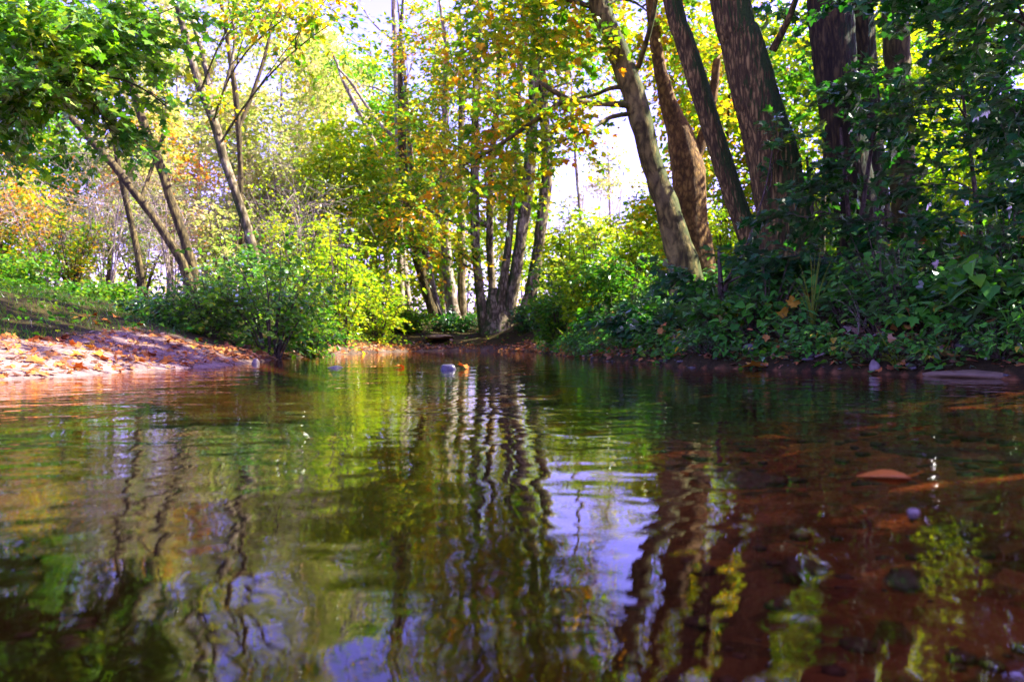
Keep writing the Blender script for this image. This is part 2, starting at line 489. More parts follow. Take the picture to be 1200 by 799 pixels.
def make_tree(name, label, cat, stems, blobs, bark, leaf, size, tmpl=OVAL, Y=None, branches=(), k=9, group=None, spray=(.45, .9),
              flat=.8, droop=.25, twigmat=None, sides=12, limb=True, twig=True, extend=None, base_flare=1.35, stem_label=None, limb_r=.3, sub=3, crown=True, ridge=0.0):
    """stems: list of (P, R) world polylines from the foot upwards"""
    full = []
    for (P, R) in stems:
        g = gz(P[0][0], P[0][1])
        if P[0][2] > g - .05:
            d = P[0] - P[1]; d = d / np.linalg.norm(d)
            foot = P[0] + d * max(.05, (P[0][2] - g)) * .8
            foot[2] = min(g, P[0][2] - .05)
            foot[2] = g - .12 if P[0][2] - g > .02 else P[0][2] - .15
            P = np.vstack([foot, P]); R = np.concatenate([[R[0] * base_flare], R])
        full.append((P, R))
    o = full[0][0][0].copy()
    root = empty(name, o)
    tag(root, label, cat, group)
    dense = []
    for (P, R) in full:
        L = np.linalg.norm(np.diff(P, axis=0), axis=1).sum()
        Q, S = smooth_path(P, R, max(8, int(L / (.22 if not ridge else .07))))
        Q = Q + rng.normal(0, .04 if not ridge else .004, Q.shape) * S[:, None] * np.array([1, 1, 0])
        mb = MB(); mb.add(*tube(Q, S, sides, .09 if not ridge else .03, ridge)); mb.build('trunk', bark, root, o, smooth=True)
        dense.append((Q, S))
    TP = np.concatenate([q for q, _ in dense]); TR = np.concatenate([s for _, s in dense])
    for pts in branches:
        P, R = pts
        Q, S = smooth_path(P, R, max(6, int(len(P) * 5)))
        mb = MB(); mb.add(*tube(Q, S, 7, .1)); mb.build('branch', bark, root, o, smooth=True)
        TP = np.concatenate([TP, Q]); TR = np.concatenate([TR, S])
    cm = MB()
    tw = twigmat or B_TWIG
    for (c, r, n) in blobs:
        if c[2] - r[2] * .8 > EYE + c[1] * HOR / F:
            n = n * ABOVE
        n = int(n * DENS)
        m = max(2, n // 9)
        u = nrm(rng.normal(size=(m, 3))) * (rng.uniform(0, 1, (m, 1)) ** .45)
        cl = c + u * r * .85
        if limb:
            d = np.linalg.norm(TP - c, axis=1)
            cost = d + 1.2 * np.maximum(TP[:, 2] - c[2] + .25 * d, 0)
            i = int(np.argmin(cost))
            a = TP[i]; ra = min(max(TR[i] * limb_r, .012), .09)
            dist = np.linalg.norm(c - a)
            if dist > .3:
                ctrl = a * .5 + c * .5 + np.array([0, 0, .18 * dist]) + rng.normal(0, .07 * dist, 3)
                Q = bez(a, ctrl, c, 9)
                lb = MB(); lb.add(*tube(Q, np.linspace(ra, max(.008, ra * .3), 9), 6, .1))
                for j in range(min(sub, m)):
                    s0 = Q[int(rng.integers(3, 8))]
                    e = cl[j]
                    cc = (s0 + e) / 2 + rng.normal(0, .12, 3) + np.array([0, 0, .08])
                    lb.add(*tube(bez(s0, cc, e, 6), np.linspace(ra * .45, .006, 6), 5))
                lb.build('branch', bark, root, o, smooth=True)
        ci = rng.integers(0, m, n)
        p = cl[ci] + rng.normal(0, .20, (n, 3)) * r
        out = (p - c) / r ** 1.0
        D = nrm(out) * .8 + rng.normal(0, .5, (n, 3)); D[:, 2] = D[:, 2] * .5 - .05
        sprays(cm, p, D, rng.uniform(*spray, n), k, size, tmpl, droop, flat, twig, tr=max(.004, size * .035))
    if crown and cm.V:
        cm.build('crown', [leaf, tw], root, o)
    return root


def bg_tree(name, label, px, Y, w, top, bottom, halfw, bark, leaf, size, nb=8, n=26, lean=0, cat='tree', group=None, tmpl=OVAL, k=8, bend=0, spray=None, twig=False, limb=True):
    """a whole tree placed by its foot column and depth; top/bottom are the rows of the crown"""
    x = (px - 600) / F * Y
    z0 = gz(x, Y)
    top_z = EYE + (HOR - top) / F * Y
    lx = lean / F * Y
    hs = np.linspace(0, 1, 6)
    P = np.array([[x + lx * t + bend / F * Y * math.sin(t * 3.1), Y + .4 * math.sin(t * 4 + px), z0 - .1 + (top_z - z0) * t * .97] for t in hs])
    R = (w / F * Y / 2) * (1.1 - .95 * hs)
    bs = []
    zb = EYE + (HOR - bottom) / F * Y
    for i in range(nb):
        t = (i + rng.uniform(.2, .8)) / nb
        z = zb + (top_z - zb) * t
        f = (z - z0) / max(top_z - z0, .1)
        a = rng.uniform(0, 6.28)
        prof = math.sin(max(.15, min(1, .25 + .85 * (1 - t))) * math.pi / 2)
        rr = halfw / F * Y * prof
        cx = x + lx * f
        rb = max(.45, halfw / F * Y * .42) * rng.uniform(.75, 1.2)
        rb *= 1.1
        bs.append((np.array([cx + math.cos(a) * rr * .62, Y + math.sin(a) * rr * .62, z]), np.array([rb, rb, rb * .75]), n * 1.5))
    sp = spray or (.5, 1.1)
    return make_tree(name, label, cat, [(P, R)], bs, bark, leaf, size, tmpl, k=k, group=group, spray=sp, sides=8, twig=twig, limb=limb)


# ------------------------------------------------------------------ shrubs and herbs
def make_shrub(name, label, x, y, hgt, rad, leaf, size, n_st=9, n_sp=6, k=8, tmpl=OVAL, cat='shrub', bark=None, group=None, flat=.7, droop=.25, L=.45, lean=(0, 0), up=.25, z=None):
    z = gz(x, y) if z is None else z
    o = np.array([x, y, z])
    root = empty(name, o); tag(root, label, cat, group)
    sm, fm = MB(), MB()
    n_sp = int(n_sp * 2.2)
    for i in range(n_st):
        a = rng.uniform(0, 6.28); q = rng.uniform(.2, 1) ** .7
        h = hgt * rng.uniform(.55, 1.05) * (1 - .35 * q * q)
        e = o + np.array([math.cos(a) * rad * q + lean[0], math.sin(a) * rad * q + lean[1], h])
        s = o + np.array([math.cos(a), math.sin(a), 0]) * rad * .12 * q + np.array([0, 0, -.06])
        c = s + (e - s) * np.array([.35, .35, .75]) + rng.normal(0, .05, 3) * hgt
        Q = bez(s, c, e, 9)
        sm.add(*tube(Q, np.linspace(.007 + .006 * hgt, .003 + .001 * hgt, 9), 5))
        t = np.sort(rng.uniform(up, 1, n_sp))
        p = np.array([[np.interp(tt, np.linspace(0, 1, 9), Q[:, ax]) for ax in range(3)] for tt in t])
        D = rng.normal(0, 1, (n_sp, 3)); D[:, 2] = D[:, 2] * .25 + .15
        D += np.array([math.cos(a), math.sin(a), 0]) * .5
        sprays(fm, p, D, L * rng.uniform(.6, 1.2, n_sp), k, size, tmpl, droop, flat, tr=.004)
    sm.build('stem', bark or B_TWIG, root, o, smooth=True)
    fm.build('foliage', [leaf, bark or B_TWIG], root, o)
    return root


def bare_shrub(name, label, x, y, hgt, rad, bark, n_st=10, n2=9, n3=6, group=None, cat='shrub', lean=0, r0=.03, leaf=None, lsize=.06):
    o = np.array([x, y, gz(x, y)])
    root = empty(name, o); tag(root, label, cat, group)
    mb = MB()
    tw = MB() if leaf is not None else mb
    for i in range(n_st):
        a = rng.uniform(0, 6.28); q = rng.uniform(.15, 1)
        e = o + np.array([math.cos(a) * rad * q + lean, math.sin(a) * rad * q, hgt * rng.uniform(.6, 1.05) * (1 - .3 * q)])
        s = o + np.array([math.cos(a), math.sin(a), 0]) * .15 * rad * q + np.array([0, 0, -.08])
        Q = bez(s, s + (e - s) * np.array([.25, .25, .7]) + rng.normal(0, .06 * hgt, 3), e, 10)
        mb.add(*tube(Q, np.linspace(r0, r0 * .25, 10), 5))
        for j in range(n2):
            b = Q[int(rng.integers(3, 10))]
            d = nrm(rng.normal(0, 1, 3) + np.array([math.cos(a) * .6, math.sin(a) * .6, .5]))
            l = hgt * rng.uniform(.15, .34)
            e2 = b + d * l; mid = (b + e2) / 2 + rng.normal(0, .06 * l, 3) + np.array([0, 0, .08 * l])
            Q2 = bez(b, mid, e2, 6)
            mb.add(*tube(Q2, np.linspace(r0 * .4, r0 * .12, 6), 4))
            p0 = Q2[rng.integers(1, 6, n3)]
            dd = nrm(rng.normal(0, 1, (n3, 3)) + d * .6 + np.array([0, 0, .15])) * (l * rng.uniform(.3, .8, (n3, 1)))
            tw.add(*mini_tubes(p0, p0 + dd * .5 + rng.normal(0, .04 * l, (n3, 3)), p0 + dd, r0 * .16, r0 * .07))
            if leaf is not None:
                m_ = 2
                pp = np.repeat(p0 + dd, m_, 0) + rng.normal(0, .12 * l, (n3 * m_, 3))
                leaves(tw, pp, rng.normal(0, 1, pp.shape), rng.normal(0, .5, pp.shape) + np.array([0, 0, 1]), lsize * rng.uniform(.6, 1.2, len(pp)), OVAL, 1)
    mb.build('stem', bark, root, o, smooth=True)
    if leaf is not None:
        tw.build('foliage', [bark, leaf], root, o)
    return root


def herb_mesh(n, hgt, rad, size, tmpl, pitch=.35):
    """one low plant around the origin: leafy stalks carrying broad leaves"""
    mb = MB()
    base, d, nv, s = [], [], [], []
    P0, P1, P2 = [], [], []
    for i in range(n):
        a = rng.uniform(0, 6.28); q = rng.uniform(.1, 1) ** .6
        h = hgt * (1 - .55 * q * q) * rng.uniform(.55, 1.1)
        e = np.array([math.cos(a) * rad * q, math.sin(a) * rad * q, h])
        s0 = np.array([math.cos(a) * rad * .1, math.sin(a) * rad * .1, -.04])
        P0.append(s0); P2.append(e); P1.append((s0 + e) / 2 + np.array([0, 0, .18 * h]))
        for kk in range(2):
            aa = a + rng.normal(0, .9)
            base.append(e * (1 - .25 * kk) + np.array([0, 0, .05 * h * kk]))
            d.append([math.cos(aa), math.sin(aa), rng.uniform(-.7, .25)])
            nv.append([math.cos(aa) * pitch, math.sin(aa) * pitch, 1 + rng.normal(0, .25)])
            s.append(size * rng.uniform(.6, 1.25))
    leaves(mb, np.array(base), np.array(d, float), np.array(nv) + rng.normal(0, .22, (len(nv), 3)), np.array(s), tmpl, 0)
    mb.add(*mini_tubes(np.array(P0), np.array(P1), np.array(P2), .004, .0025), 1)
    return mb


def stone_mesh(rx, ry, rz, seed, sub=3):
    import bmesh
    bm = bmesh.new()
    bmesh.ops.create_icosphere(bm, subdivisions=sub, radius=1)
    r = np.random.default_rng(seed)
    ph = r.uniform(0, 6.28, 9); fr = r.uniform(1.2, 3.0, 9)
    planes = nrm(r.normal(size=(7, 3))); off = r.uniform(.62, .9, 7)
    for v in bm.verts:
        c = np.array(v.co)
        for pn, of in zip(planes, off):
            t = c @ pn - of
            if t > 0:
                c = c - pn * t * .85
        k = 1 + .07 * math.sin(fr[0] * c[0] * 2 + ph[0]) + .06 * math.sin(fr[1] * c[1] * 2.4 + ph[1]) + .05 * math.sin(fr[2] * c[2] * 3 + ph[2])
        v.co = Vector((c[0] * rx * k, c[1] * ry * k, c[2] * rz * k))
    V = np.array([v.co[:] for v in bm.verts]); Fc = np.array([[v.index for v in f.verts] for f in bm.faces])
    bm.free()
    mb = MB(); mb.add(V, Fc)
    return mb


def put_stone(label, px, py, Y, w, h, mat, seed, z=None, name='stone', cat='stone', depth=None, group=None):
    x = (px - 600) / F * Y
    wx = w / F * Y / 2; hz = h / F * Y
    zz = gz(x, Y) if z is None else z
    mb = stone_mesh(wx, depth or wx * .8, hz * .8, seed)
    o = mb.build(name, mat, None, smooth=True, loc=(x, Y, zz + hz * .15))
    o.rotation_euler = (0, 0, seed * 1.3)
    return tag(o, label, cat, group)

# ================================================================== SETTING: ground, water, sky
def axis(lo, hi, step, far_lo, far_hi, growth=1.16):
    a = list(np.arange(lo, hi + step, step))
    s = step
    v = a[-1]
    while v < far_hi:
        s *= growth; v += s; a.append(v)
    s = step; v = a[0]; pre = []
    while v > far_lo:
        s *= growth; v -= s; pre.append(v)
    return np.array(pre[::-1] + a)


gx = axis(-8, 6, .09, -400, 400)
gy = axis(0, 26, .11, -60, 600)
X, Y_ = np.meshgrid(gx, gy)
Z = ground_z(X, Y_)
V = np.stack([X, Y_, Z], -1).reshape(-1, 3)
nx, ny = len(gx), len(gy)
ii = (np.arange(ny - 1)[:, None] * nx + np.arange(nx - 1)[None]).ravel()
mb = MB(); mb.add(V, np.stack([ii, ii + 1, ii + nx + 1, ii + nx], -1))

m, nt, out = newmat('ground_soil')
at_d = nd(nt, 'ShaderNodeAttribute', attribute_name='bare')
at_b = nd(nt, 'ShaderNodeAttribute', attribute_name='bed')
mp = mapping(nt)
n1 = nd(nt, 'ShaderNodeTexNoise', i_Scale=2.2, i_Detail=8.0, i_Roughness=.65)
n2 = nd(nt, 'ShaderNodeTexNoise', i_Scale=16.0, i_Detail=6.0, i_Roughness=.7)
vo = nd(nt, 'ShaderNodeTexVoronoi', i_Scale=26.0)
vb = nd(nt, 'ShaderNodeTexVoronoi', i_Scale=11.0, i_Randomness=1.0)
for n in (n1, n2, vo, vb):
    nt.links.new(mp.outputs[0], n.inputs['Vector'])
dirt = ramp(nt, [(.3, (.12, .075, .06)), (.5, (.22, .145, .12)), (.7, (.37, .26, .235))])
nt.links.new(math_n(nt, 'ADD', math_n(nt, 'MULTIPLY', n1.outputs[0], .55), math_n(nt, 'MULTIPLY', n2.outputs[0], .45)), dirt.inputs[0])
soil = ramp(nt, [(.3, (.014, .010, .004)), (.55, (.036, .028, .008)), (.75, (.075, .042, .014))])
nt.links.new(n1.outputs[0], soil.inputs[0])
bed = ramp(nt, [(.28, (.06, .02, .007)), (.5, (.29, .10, .034)), (.75, (.46, .20, .07))])
nt.links.new(math_n(nt, 'ADD', math_n(nt, 'MULTIPLY', n1.outputs[0], .6), math_n(nt, 'MULTIPLY', vb.outputs['Color'], .4)), bed.inputs[0])
c = mixrgb(nt, 'MIX', at_d.outputs['Fac'], soil.outputs[0], dirt.outputs[0])
at_s = nd(nt, 'ShaderNodeAttribute', attribute_name='deep_dark')
deep_dark = ramp(nt, [(.3, (.016, .012, .003)), (.7, (.07, .042, .010))])  # dark bed tone painted in place of light lost in deeper water
nt.links.new(n1.outputs[0], deep_dark.inputs[0])
c = mixrgb(nt, 'MIX', at_b.outputs['Fac'], c, bed.outputs[0])
c = mixrgb(nt, 'MIX', at_s.outputs['Fac'], c, deep_dark.outputs[0])
hh = math_n(nt, 'ADD', math_n(nt, 'MULTIPLY', n2.outputs[0], .6), math_n(nt, 'MULTIPLY', vo.outputs['Distance'], .5))
bp = nd(nt, 'ShaderNodeBump', i_Strength=1.0, i_Distance=.03)
nt.links.new(hh, bp.inputs['Height'])
p = nd(nt, 'ShaderNodeBsdfPrincipled', i_Roughness=.8)
p.inputs['Specular IOR Level'].default_value = .08
nt.links.new(c, p.inputs['Base Color']); nt.links.new(bp.outputs[0], p.inputs['Normal'])
nt.links.new(p.outputs[0], out.inputs[0])
ground = mb.build('ground', m, smooth=True)
tag(ground, kind='structure')
sd = sdist(V[:, 0], V[:, 1]) + 0.10 * vnoise(V[:, 0], V[:, 1], 1.3, 1) + 0.05 * vnoise(V[:, 0], V[:, 1], 3.7, 2)
bare_field = lambda x, y: sstep(-1.6, -2.6, x) * sstep(1.9, 1.1, sdist(x, y) + .5 * vnoise(x, y, .9, 11) + .25 * vnoise(x, y, 3, 12) - .35 * sstep(9.5, 7, y)) * sstep(11.8, 9.2, y)
bare = bare_field(V[:, 0], V[:, 1])
rim = sstep(.55, .25, sd + .15 * vnoise(V[:, 0], V[:, 1], 2.5, 13)) * .28 * sstep(.6, -.6, V[:, 0])
bare = np.maximum(bare, rim)
for nm_, arr in (('bare', bare), ('bed', sstep(-.02, -.10, sd)), ('deep_dark', sstep(-.05, -.5, sd) * (1 - sstep(-.3, 1.2, V[:, 0] + .3 * vnoise(V[:, 0], V[:, 1], .8, 61)) * sstep(6, 3.5, V[:, 1])))):
    a = ground.data.attributes.new(nm_, 'FLOAT', 'POINT')
    a.data.foreach_set('value', arr.astype(np.float32))

# ---- water
m, nt, out = newmat('stream_water')
mp = mapping(nt, (1, 1, 1))
mp2 = mapping(nt, (.9, 1.1, 1))
wn1 = nd(nt, 'ShaderNodeTexNoise', i_Scale=2.3, i_Detail=0.0, i_Distortion=.6)
wn2 = nd(nt, 'ShaderNodeTexNoise', i_Scale=7.0, i_Detail=0.0, i_Distortion=1.0)
wn3 = nd(nt, 'ShaderNodeTexNoise', i_Scale=26.0, i_Detail=1.0)
nt.links.new(mp.outputs[0], wn1.inputs['Vector'])
nt.links.new(mp2.outputs[0], wn2.inputs['Vector'])
nt.links.new(mp2.outputs[0], wn3.inputs['Vector'])
wnp = nd(nt, 'ShaderNodeTexNoise', i_Scale=.55, i_Detail=2.0)
nt.links.new(mp.outputs[0], wnp.inputs['Vector'])
pr = nt.nodes.new('ShaderNodeMapRange')
for k_, v_ in zip(('From Min', 'From Max', 'To Min', 'To Max'), (.36, .64, .0011, .0027)):
    pr.inputs[k_].default_value = v_
nt.links.new(wnp.outputs[0], pr.inputs['Value'])
patch = pr.outputs[0]
h = math_n(nt, 'ADD', math_n(nt, 'MULTIPLY', wn1.outputs[0], .0062), math_n(nt, 'MULTIPLY', wn2.outputs[0], patch))
h = math_n(nt, 'ADD', h, math_n(nt, 'MULTIPLY', wn3.outputs[0], .00032))
mp3 = mapping(nt, (3.5, 11, 1))
wn4 = nd(nt, 'ShaderNodeTexNoise', i_Scale=1.0, i_Detail=2.0, i_Distortion=.4)
nt.links.new(mp3.outputs[0], wn4.inputs['Vector'])
h = math_n(nt, 'ADD', h, math_n(nt, 'MULTIPLY', wn4.outputs[0], .0006))
bp = nd(nt, 'ShaderNodeBump', i_Strength=1.0, i_Distance=1.0)
nt.links.new(h, bp.inputs['Height'])
fr = nd(nt, 'ShaderNodeFresnel', i_IOR=1.33)
nt.links.new(bp.outputs[0], fr.inputs['Normal'])
tp = nt.nodes.new('ShaderNodeBsdfTransparent'); tp.inputs[0].default_value = (.78, .60, .40, 1)
gl = nd(nt, 'ShaderNodeBsdfGlossy', i_Roughness=.0)
gl.inputs[0].default_value = (1, 1, 1, 1)
nt.links.new(bp.outputs[0], gl.inputs['Normal'])
mx = nt.nodes.new('ShaderNodeMixShader')
nt.links.new(fr.outputs[0], mx.inputs[0]); nt.links.new(tp.outputs[0], mx.inputs[1]); nt.links.new(gl.outputs[0], mx.inputs[2])
nt.links.new(mx.outputs[0], out.inputs[0])
mb = MB()
wx = np.arange(-7, 7.01, .5); wy = np.arange(-18, 26.01, .5)
WX, WY = np.meshgrid(wx, wy)
jj = (np.arange(len(wy) - 1)[:, None] * len(wx) + np.arange(len(wx) - 1)[None]).ravel()
mb.add(np.stack([WX, WY, WX * 0], -1).reshape(-1, 3), np.stack([jj, jj + 1, jj + len(wx) + 1, jj + len(wx)], -1))
water = mb.build('water', m, smooth=True)
tag(water, kind='structure')

# ---- sun and sky
AZ, EL = math.radians(78), math.radians(47)
sdir = Vector((math.sin(AZ) * math.cos(EL), math.cos(AZ) * math.cos(EL), math.sin(EL)))
w = bpy.data.worlds.new('World'); scene.world = w
w.use_nodes = True
nt = w.node_tree; nt.nodes.clear()
wo = nt.nodes.new('ShaderNodeOutputWorld')
bg = nd(nt, 'ShaderNodeBackground', i_Strength=.108)
sky = nt.nodes.new('ShaderNodeTexSky'); sky.sky_type = 'NISHITA'; sky.sun_disc = False
sky.sun_elevation = EL; sky.sun_rotation = AZ; sky.air_density = 1.0; sky.dust_density = 1.0; sky.ozone_density = 2.0
mxn = nt.nodes.new('ShaderNodeMix'); mxn.data_type = 'RGBA'; mxn.blend_type = 'MULTIPLY'
mxn.inputs[0].default_value = 1.0; mxn.inputs[7].default_value = (1.18, .73, 1.72, 1)
nt.links.new(sky.outputs[0], mxn.inputs[6]); nt.links.new(mxn.outputs[2], bg.inputs[0]); nt.links.new(bg.outputs[0], wo.inputs[0])
L = bpy.data.lights.new('sun', 'SUN'); L.energy = 5.0; L.angle = math.radians(.53); L.color = (1, .93, .80)
so = bpy.data.objects.new('sun', L); col.objects.link(so)
so.rotation_euler = sdir.to_track_quat('Z', 'Y').to_euler()
so.location = (20, 10, 30)

# ---- camera
cd = bpy.data.cameras.new('camera'); cam = bpy.data.objects.new('camera', cd); col.objects.link(cam)
cam.location = (0, 0, EYE); cam.rotation_euler = (math.pi / 2, 0, 0)
cd.sensor_width = 36; cd.lens = F / 1200 * 36; cd.shift_y = -1.5 / 1200
cd.clip_start = .02; cd.clip_end = 2000
cd.dof.use_dof = True; cd.dof.focus_distance = 6.0; cd.dof.aperture_fstop = 2.8
scene.camera = cam

scene.view_settings.view_transform = 'Standard'; scene.view_settings.look = 'None'
scene.view_settings.gamma = 1; scene.view_settings.use_curve_mapping = False
scene.view_settings.exposure = 2.36
cy = scene.cycles
cy.use_denoising = True
try:
    cy.denoiser = 'OPENIMAGEDENOISE'; cy.denoising_input_passes = 'RGB_ALBEDO_NORMAL'; cy.denoising_prefilter = 'ACCURATE'
except Exception:
    pass
cy.max_bounces = 7; cy.diffuse_bounces = 3; cy.glossy_bounces = 3; cy.transmission_bounces = 4; cy.transparent_max_bounces = 8
cy.caustics_reflective = False; cy.caustics_refractive = False; cy.sample_clamp_indirect = 6

# ================================================================== MAIN TREES
def stem(Y, *pts, dY=None):
    return pxpath(pts, Y, dY)


def up(PR, top=9.0, lean=None, r=.35):
    """carry a traced stem on above the frame to its full height"""
    P, R = PR
    d = P[-1] - P[-2]; d = d / np.linalg.norm(d)
    ln = max(top - P[-1][2], .5)
    d = d * .75 + np.array([0, 0, .35]) if lean is None else d * .6 + np.array(lean)
    d = d / d[2]
    return np.vstack([P, P[-1] + d * ln * .5, P[-1] + d * ln + rng.normal(0, .2, 3) * np.array([1, 1, 0])]), np.concatenate([R, [R[-1] * .7, R[-1] * r]])


# --- big rough trunk with moss
Yb = 10.6
T = up(stem(Yb, (927, 345, 81.0), (922, 300, 64.4), (917, 250, 58.9), (902, 170, 55.2), (886, 115, 51.5), (869, 50, 46.9), (854, -10, 43.2)), 13)
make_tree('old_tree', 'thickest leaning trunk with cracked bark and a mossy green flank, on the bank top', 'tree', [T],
          [blob(960, -160, 150, 70, 11.5, 1.6, 60), blob(820, -260, 170, 90, 10.5, 2, 70), blob(1000, -380, 170, 90, 12, 2, 70), blob(880, -480, 220, 90, 10.8, 2.6, 150),  # last clump, high out of view, is added to dapple the dirt bank
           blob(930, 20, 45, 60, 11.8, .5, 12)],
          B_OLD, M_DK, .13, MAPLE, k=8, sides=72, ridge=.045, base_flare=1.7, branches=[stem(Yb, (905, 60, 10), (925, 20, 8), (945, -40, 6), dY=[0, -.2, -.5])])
# small shoots growing from the flank of the old trunk are part of its crown region
# --- slim leaning trunk in front of it
T = up(stem(11.0, (910, 338, 30.6), (887, 298, 25.5), (867, 250, 23.8), (840, 169, 22.9), (816, 91, 22.9), (801, 45, 22.1), (786, -10, 21.2)), 12)
make_tree('leaning_tree', 'slimmer brown trunk leaning close beside the thick mossy trunk, crossing its foot', 'tree', [T],
          [blob(760, -140, 120, 80, 11, 1.5, 45), blob(700, -260, 150, 90, 11.5, 2, 55), blob(820, -400, 160, 90, 12, 2, 55)],
          B_OLD, M_AUT, .12, MAPLE, k=8, sides=48, ridge=.04)
# --- smooth olive trunk with the long side branch
Ys = 12.6
T = up(stem(Ys, (806, 345, 42), (797, 300, 36), (783, 250, 30), (768, 205, 26), (755, 160, 25), (741, 107, 26), (721, 53, 25), (708, 20, 24), (698, -15, 23)), 13)
br = [stem(Ys, (744, 126, 9), (732, 123, 8), (712, 122, 7), (690, 121, 6.5), (665, 116, 7), (645, 105, 6), (632, 96, 4), dY=[0, -.1, -.2, -.3, -.4, -.5, -.5]),
      stem(Ys, (662, 117, 6), (640, 132, 5.5), (600, 160, 5), (565, 182, 4), (530, 200, 3), dY=[-.4, -.4, -.3, -.2, 0]),
      stem(Ys, (736, 102, 6), (715, 104, 5), (695, 112, 4), (670, 116, 3), dY=[0, 0, -.2, -.4]),
      stem(Ys, (744, 132, 6), (715, 138, 5), (695, 150, 3.5), (660, 165, 2.5), dY=[0, -.2, -.4, -.6]),
      stem(Ys, (748, 80, 7), (760, 40, 6), (768, 5, 5), (772, -40, 4), dY=[0, -.3, -.5, -.8])]
make_tree('smooth_tree', 'smooth olive trunk with one long low branch reaching out over the pool', 'tree', [T],
          [blob(640, 50, 62, 55, 12.9, .7, 44), blob(590, 150, 60, 42, 12.3, .7, 26), blob(560, 215, 50, 40, 12.6, .7, 22), blob(690, 150, 40, 28, 12.2, .5, 9), blob(600, 0, 75, 50, 12.8, .9, 42),
           blob(690, -30, 110, 60, 14.2, .9, 40), blob(760, 15, 50, 40, 14.2, .6, 20), blob(540, -120, 130, 80, 13.5, 1.6, 45), blob(760, -250, 150, 90, 13, 2, 45)],
          B_BIR, M_AUT, .115, MAPLE, k=8, sides=16, branches=br)
# --- rusty trunk behind the fork
T = up(stem(13.6, (824, 345, 48), (816, 300, 42), (810, 255, 39), (807, 215, 38), (802, 175, 35), (790, 140, 24), (778, 100, 17), (770, 60, 15)), 10)
make_tree('rusty_tree', 'short rusty brown trunk wedged between the smooth trunk and its leaning neighbour', 'tree', [T],
          [blob(790, 95, 45, 40, 14.5, .7, 28), blob(830, 150, 30, 45, 14.8, .5, 18), blob(770, 40, 60, 40, 14.5, .8, 30), blob(850, 60, 45, 60, 15, .8, 26), blob(800, -100, 120, 90, 14, 1.5, 50)],
          B_ORG, M_AUT, .12, OVAL, k=8, branches=[stem(13.6, (808, 195, 17), (822, 165, 14), (834, 120, 11), (840, 70, 9))])
# --- dark trunks behind the leaves
T = up(stem(10.4, (1010, 330, 52), (1006, 270, 48), (998, 210, 46), (988, 150, 46), (980, 90, 47), (974, 30, 49), (970, -20, 48)), 13)
T2 = up(stem(11.2, (1030, 330, 40), (1026, 260, 34), (1018, 180, 33), (1012, 100, 33), (1006, 0, 31)), 12)
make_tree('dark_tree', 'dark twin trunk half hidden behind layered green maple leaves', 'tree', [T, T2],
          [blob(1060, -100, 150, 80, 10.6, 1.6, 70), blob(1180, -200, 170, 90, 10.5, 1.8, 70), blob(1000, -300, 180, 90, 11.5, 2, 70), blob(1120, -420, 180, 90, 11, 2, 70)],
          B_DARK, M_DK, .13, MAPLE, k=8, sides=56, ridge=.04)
T = up(stem(11.5, (1062, 330, 32), (1060, 250, 30), (1056, 170, 29), (1053, 90, 29), (1050, 0, 28)), 12)
make_tree('grey_tree', 'straight grey brown trunk showing above the leaves beside the dark twin trunk', 'tree', [T],
          [blob(1120, -60, 90, 60, 12, 1.2, 40), blob(1030, -180, 120, 80, 12, 1.6, 45)], B_BRN, M_DK, .13, MAPLE, k=8)

# --- leafy maple saplings standing in front of those trunks, dark leaves in flat layers
def sapling(label, px, foot_py, Y, tops, blobs, leaf=None, size=.105, w=7, k=11, group=None):
    st = [stem(Y, (px + 3 * i, foot_py, w), ((px * .6 + tx * .4), foot_py * .55 + ty * .45, w * .8), (tx, ty, w * .45)) for i, (tx, ty) in enumerate(tops)]
    return make_tree('maple_sapling', label, 'sapling', st, [blob(*b) for b in blobs], B_TWIG, leaf or M_DK, size, MAPLE, k=k, spray=(.3, .6), flat=1.5, droop=.12, sides=6, limb_r=.5, group=group)


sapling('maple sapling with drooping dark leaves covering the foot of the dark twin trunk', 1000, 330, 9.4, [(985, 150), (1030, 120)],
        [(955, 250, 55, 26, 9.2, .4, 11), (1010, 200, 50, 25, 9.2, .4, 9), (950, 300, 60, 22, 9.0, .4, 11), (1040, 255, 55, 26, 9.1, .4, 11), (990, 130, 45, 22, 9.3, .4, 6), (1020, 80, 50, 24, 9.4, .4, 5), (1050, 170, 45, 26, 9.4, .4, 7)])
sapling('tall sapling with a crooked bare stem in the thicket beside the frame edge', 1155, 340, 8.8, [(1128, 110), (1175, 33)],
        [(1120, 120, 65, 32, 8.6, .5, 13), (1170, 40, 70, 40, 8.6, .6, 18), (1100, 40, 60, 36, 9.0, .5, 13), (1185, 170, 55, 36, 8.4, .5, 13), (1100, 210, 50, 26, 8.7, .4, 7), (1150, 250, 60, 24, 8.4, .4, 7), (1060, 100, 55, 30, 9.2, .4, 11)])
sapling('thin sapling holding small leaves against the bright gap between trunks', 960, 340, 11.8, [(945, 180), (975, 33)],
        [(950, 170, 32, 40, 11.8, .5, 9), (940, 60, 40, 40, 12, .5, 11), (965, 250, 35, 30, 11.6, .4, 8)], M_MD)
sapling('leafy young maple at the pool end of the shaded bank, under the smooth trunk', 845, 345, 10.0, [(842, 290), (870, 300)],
        [(840, 318, 40, 20, 9.8, .4, 7), (880, 325, 40, 18, 9.6, .4, 6), (905, 175, 24, 14, 10.0, .25, 3)], M_DK, .11)
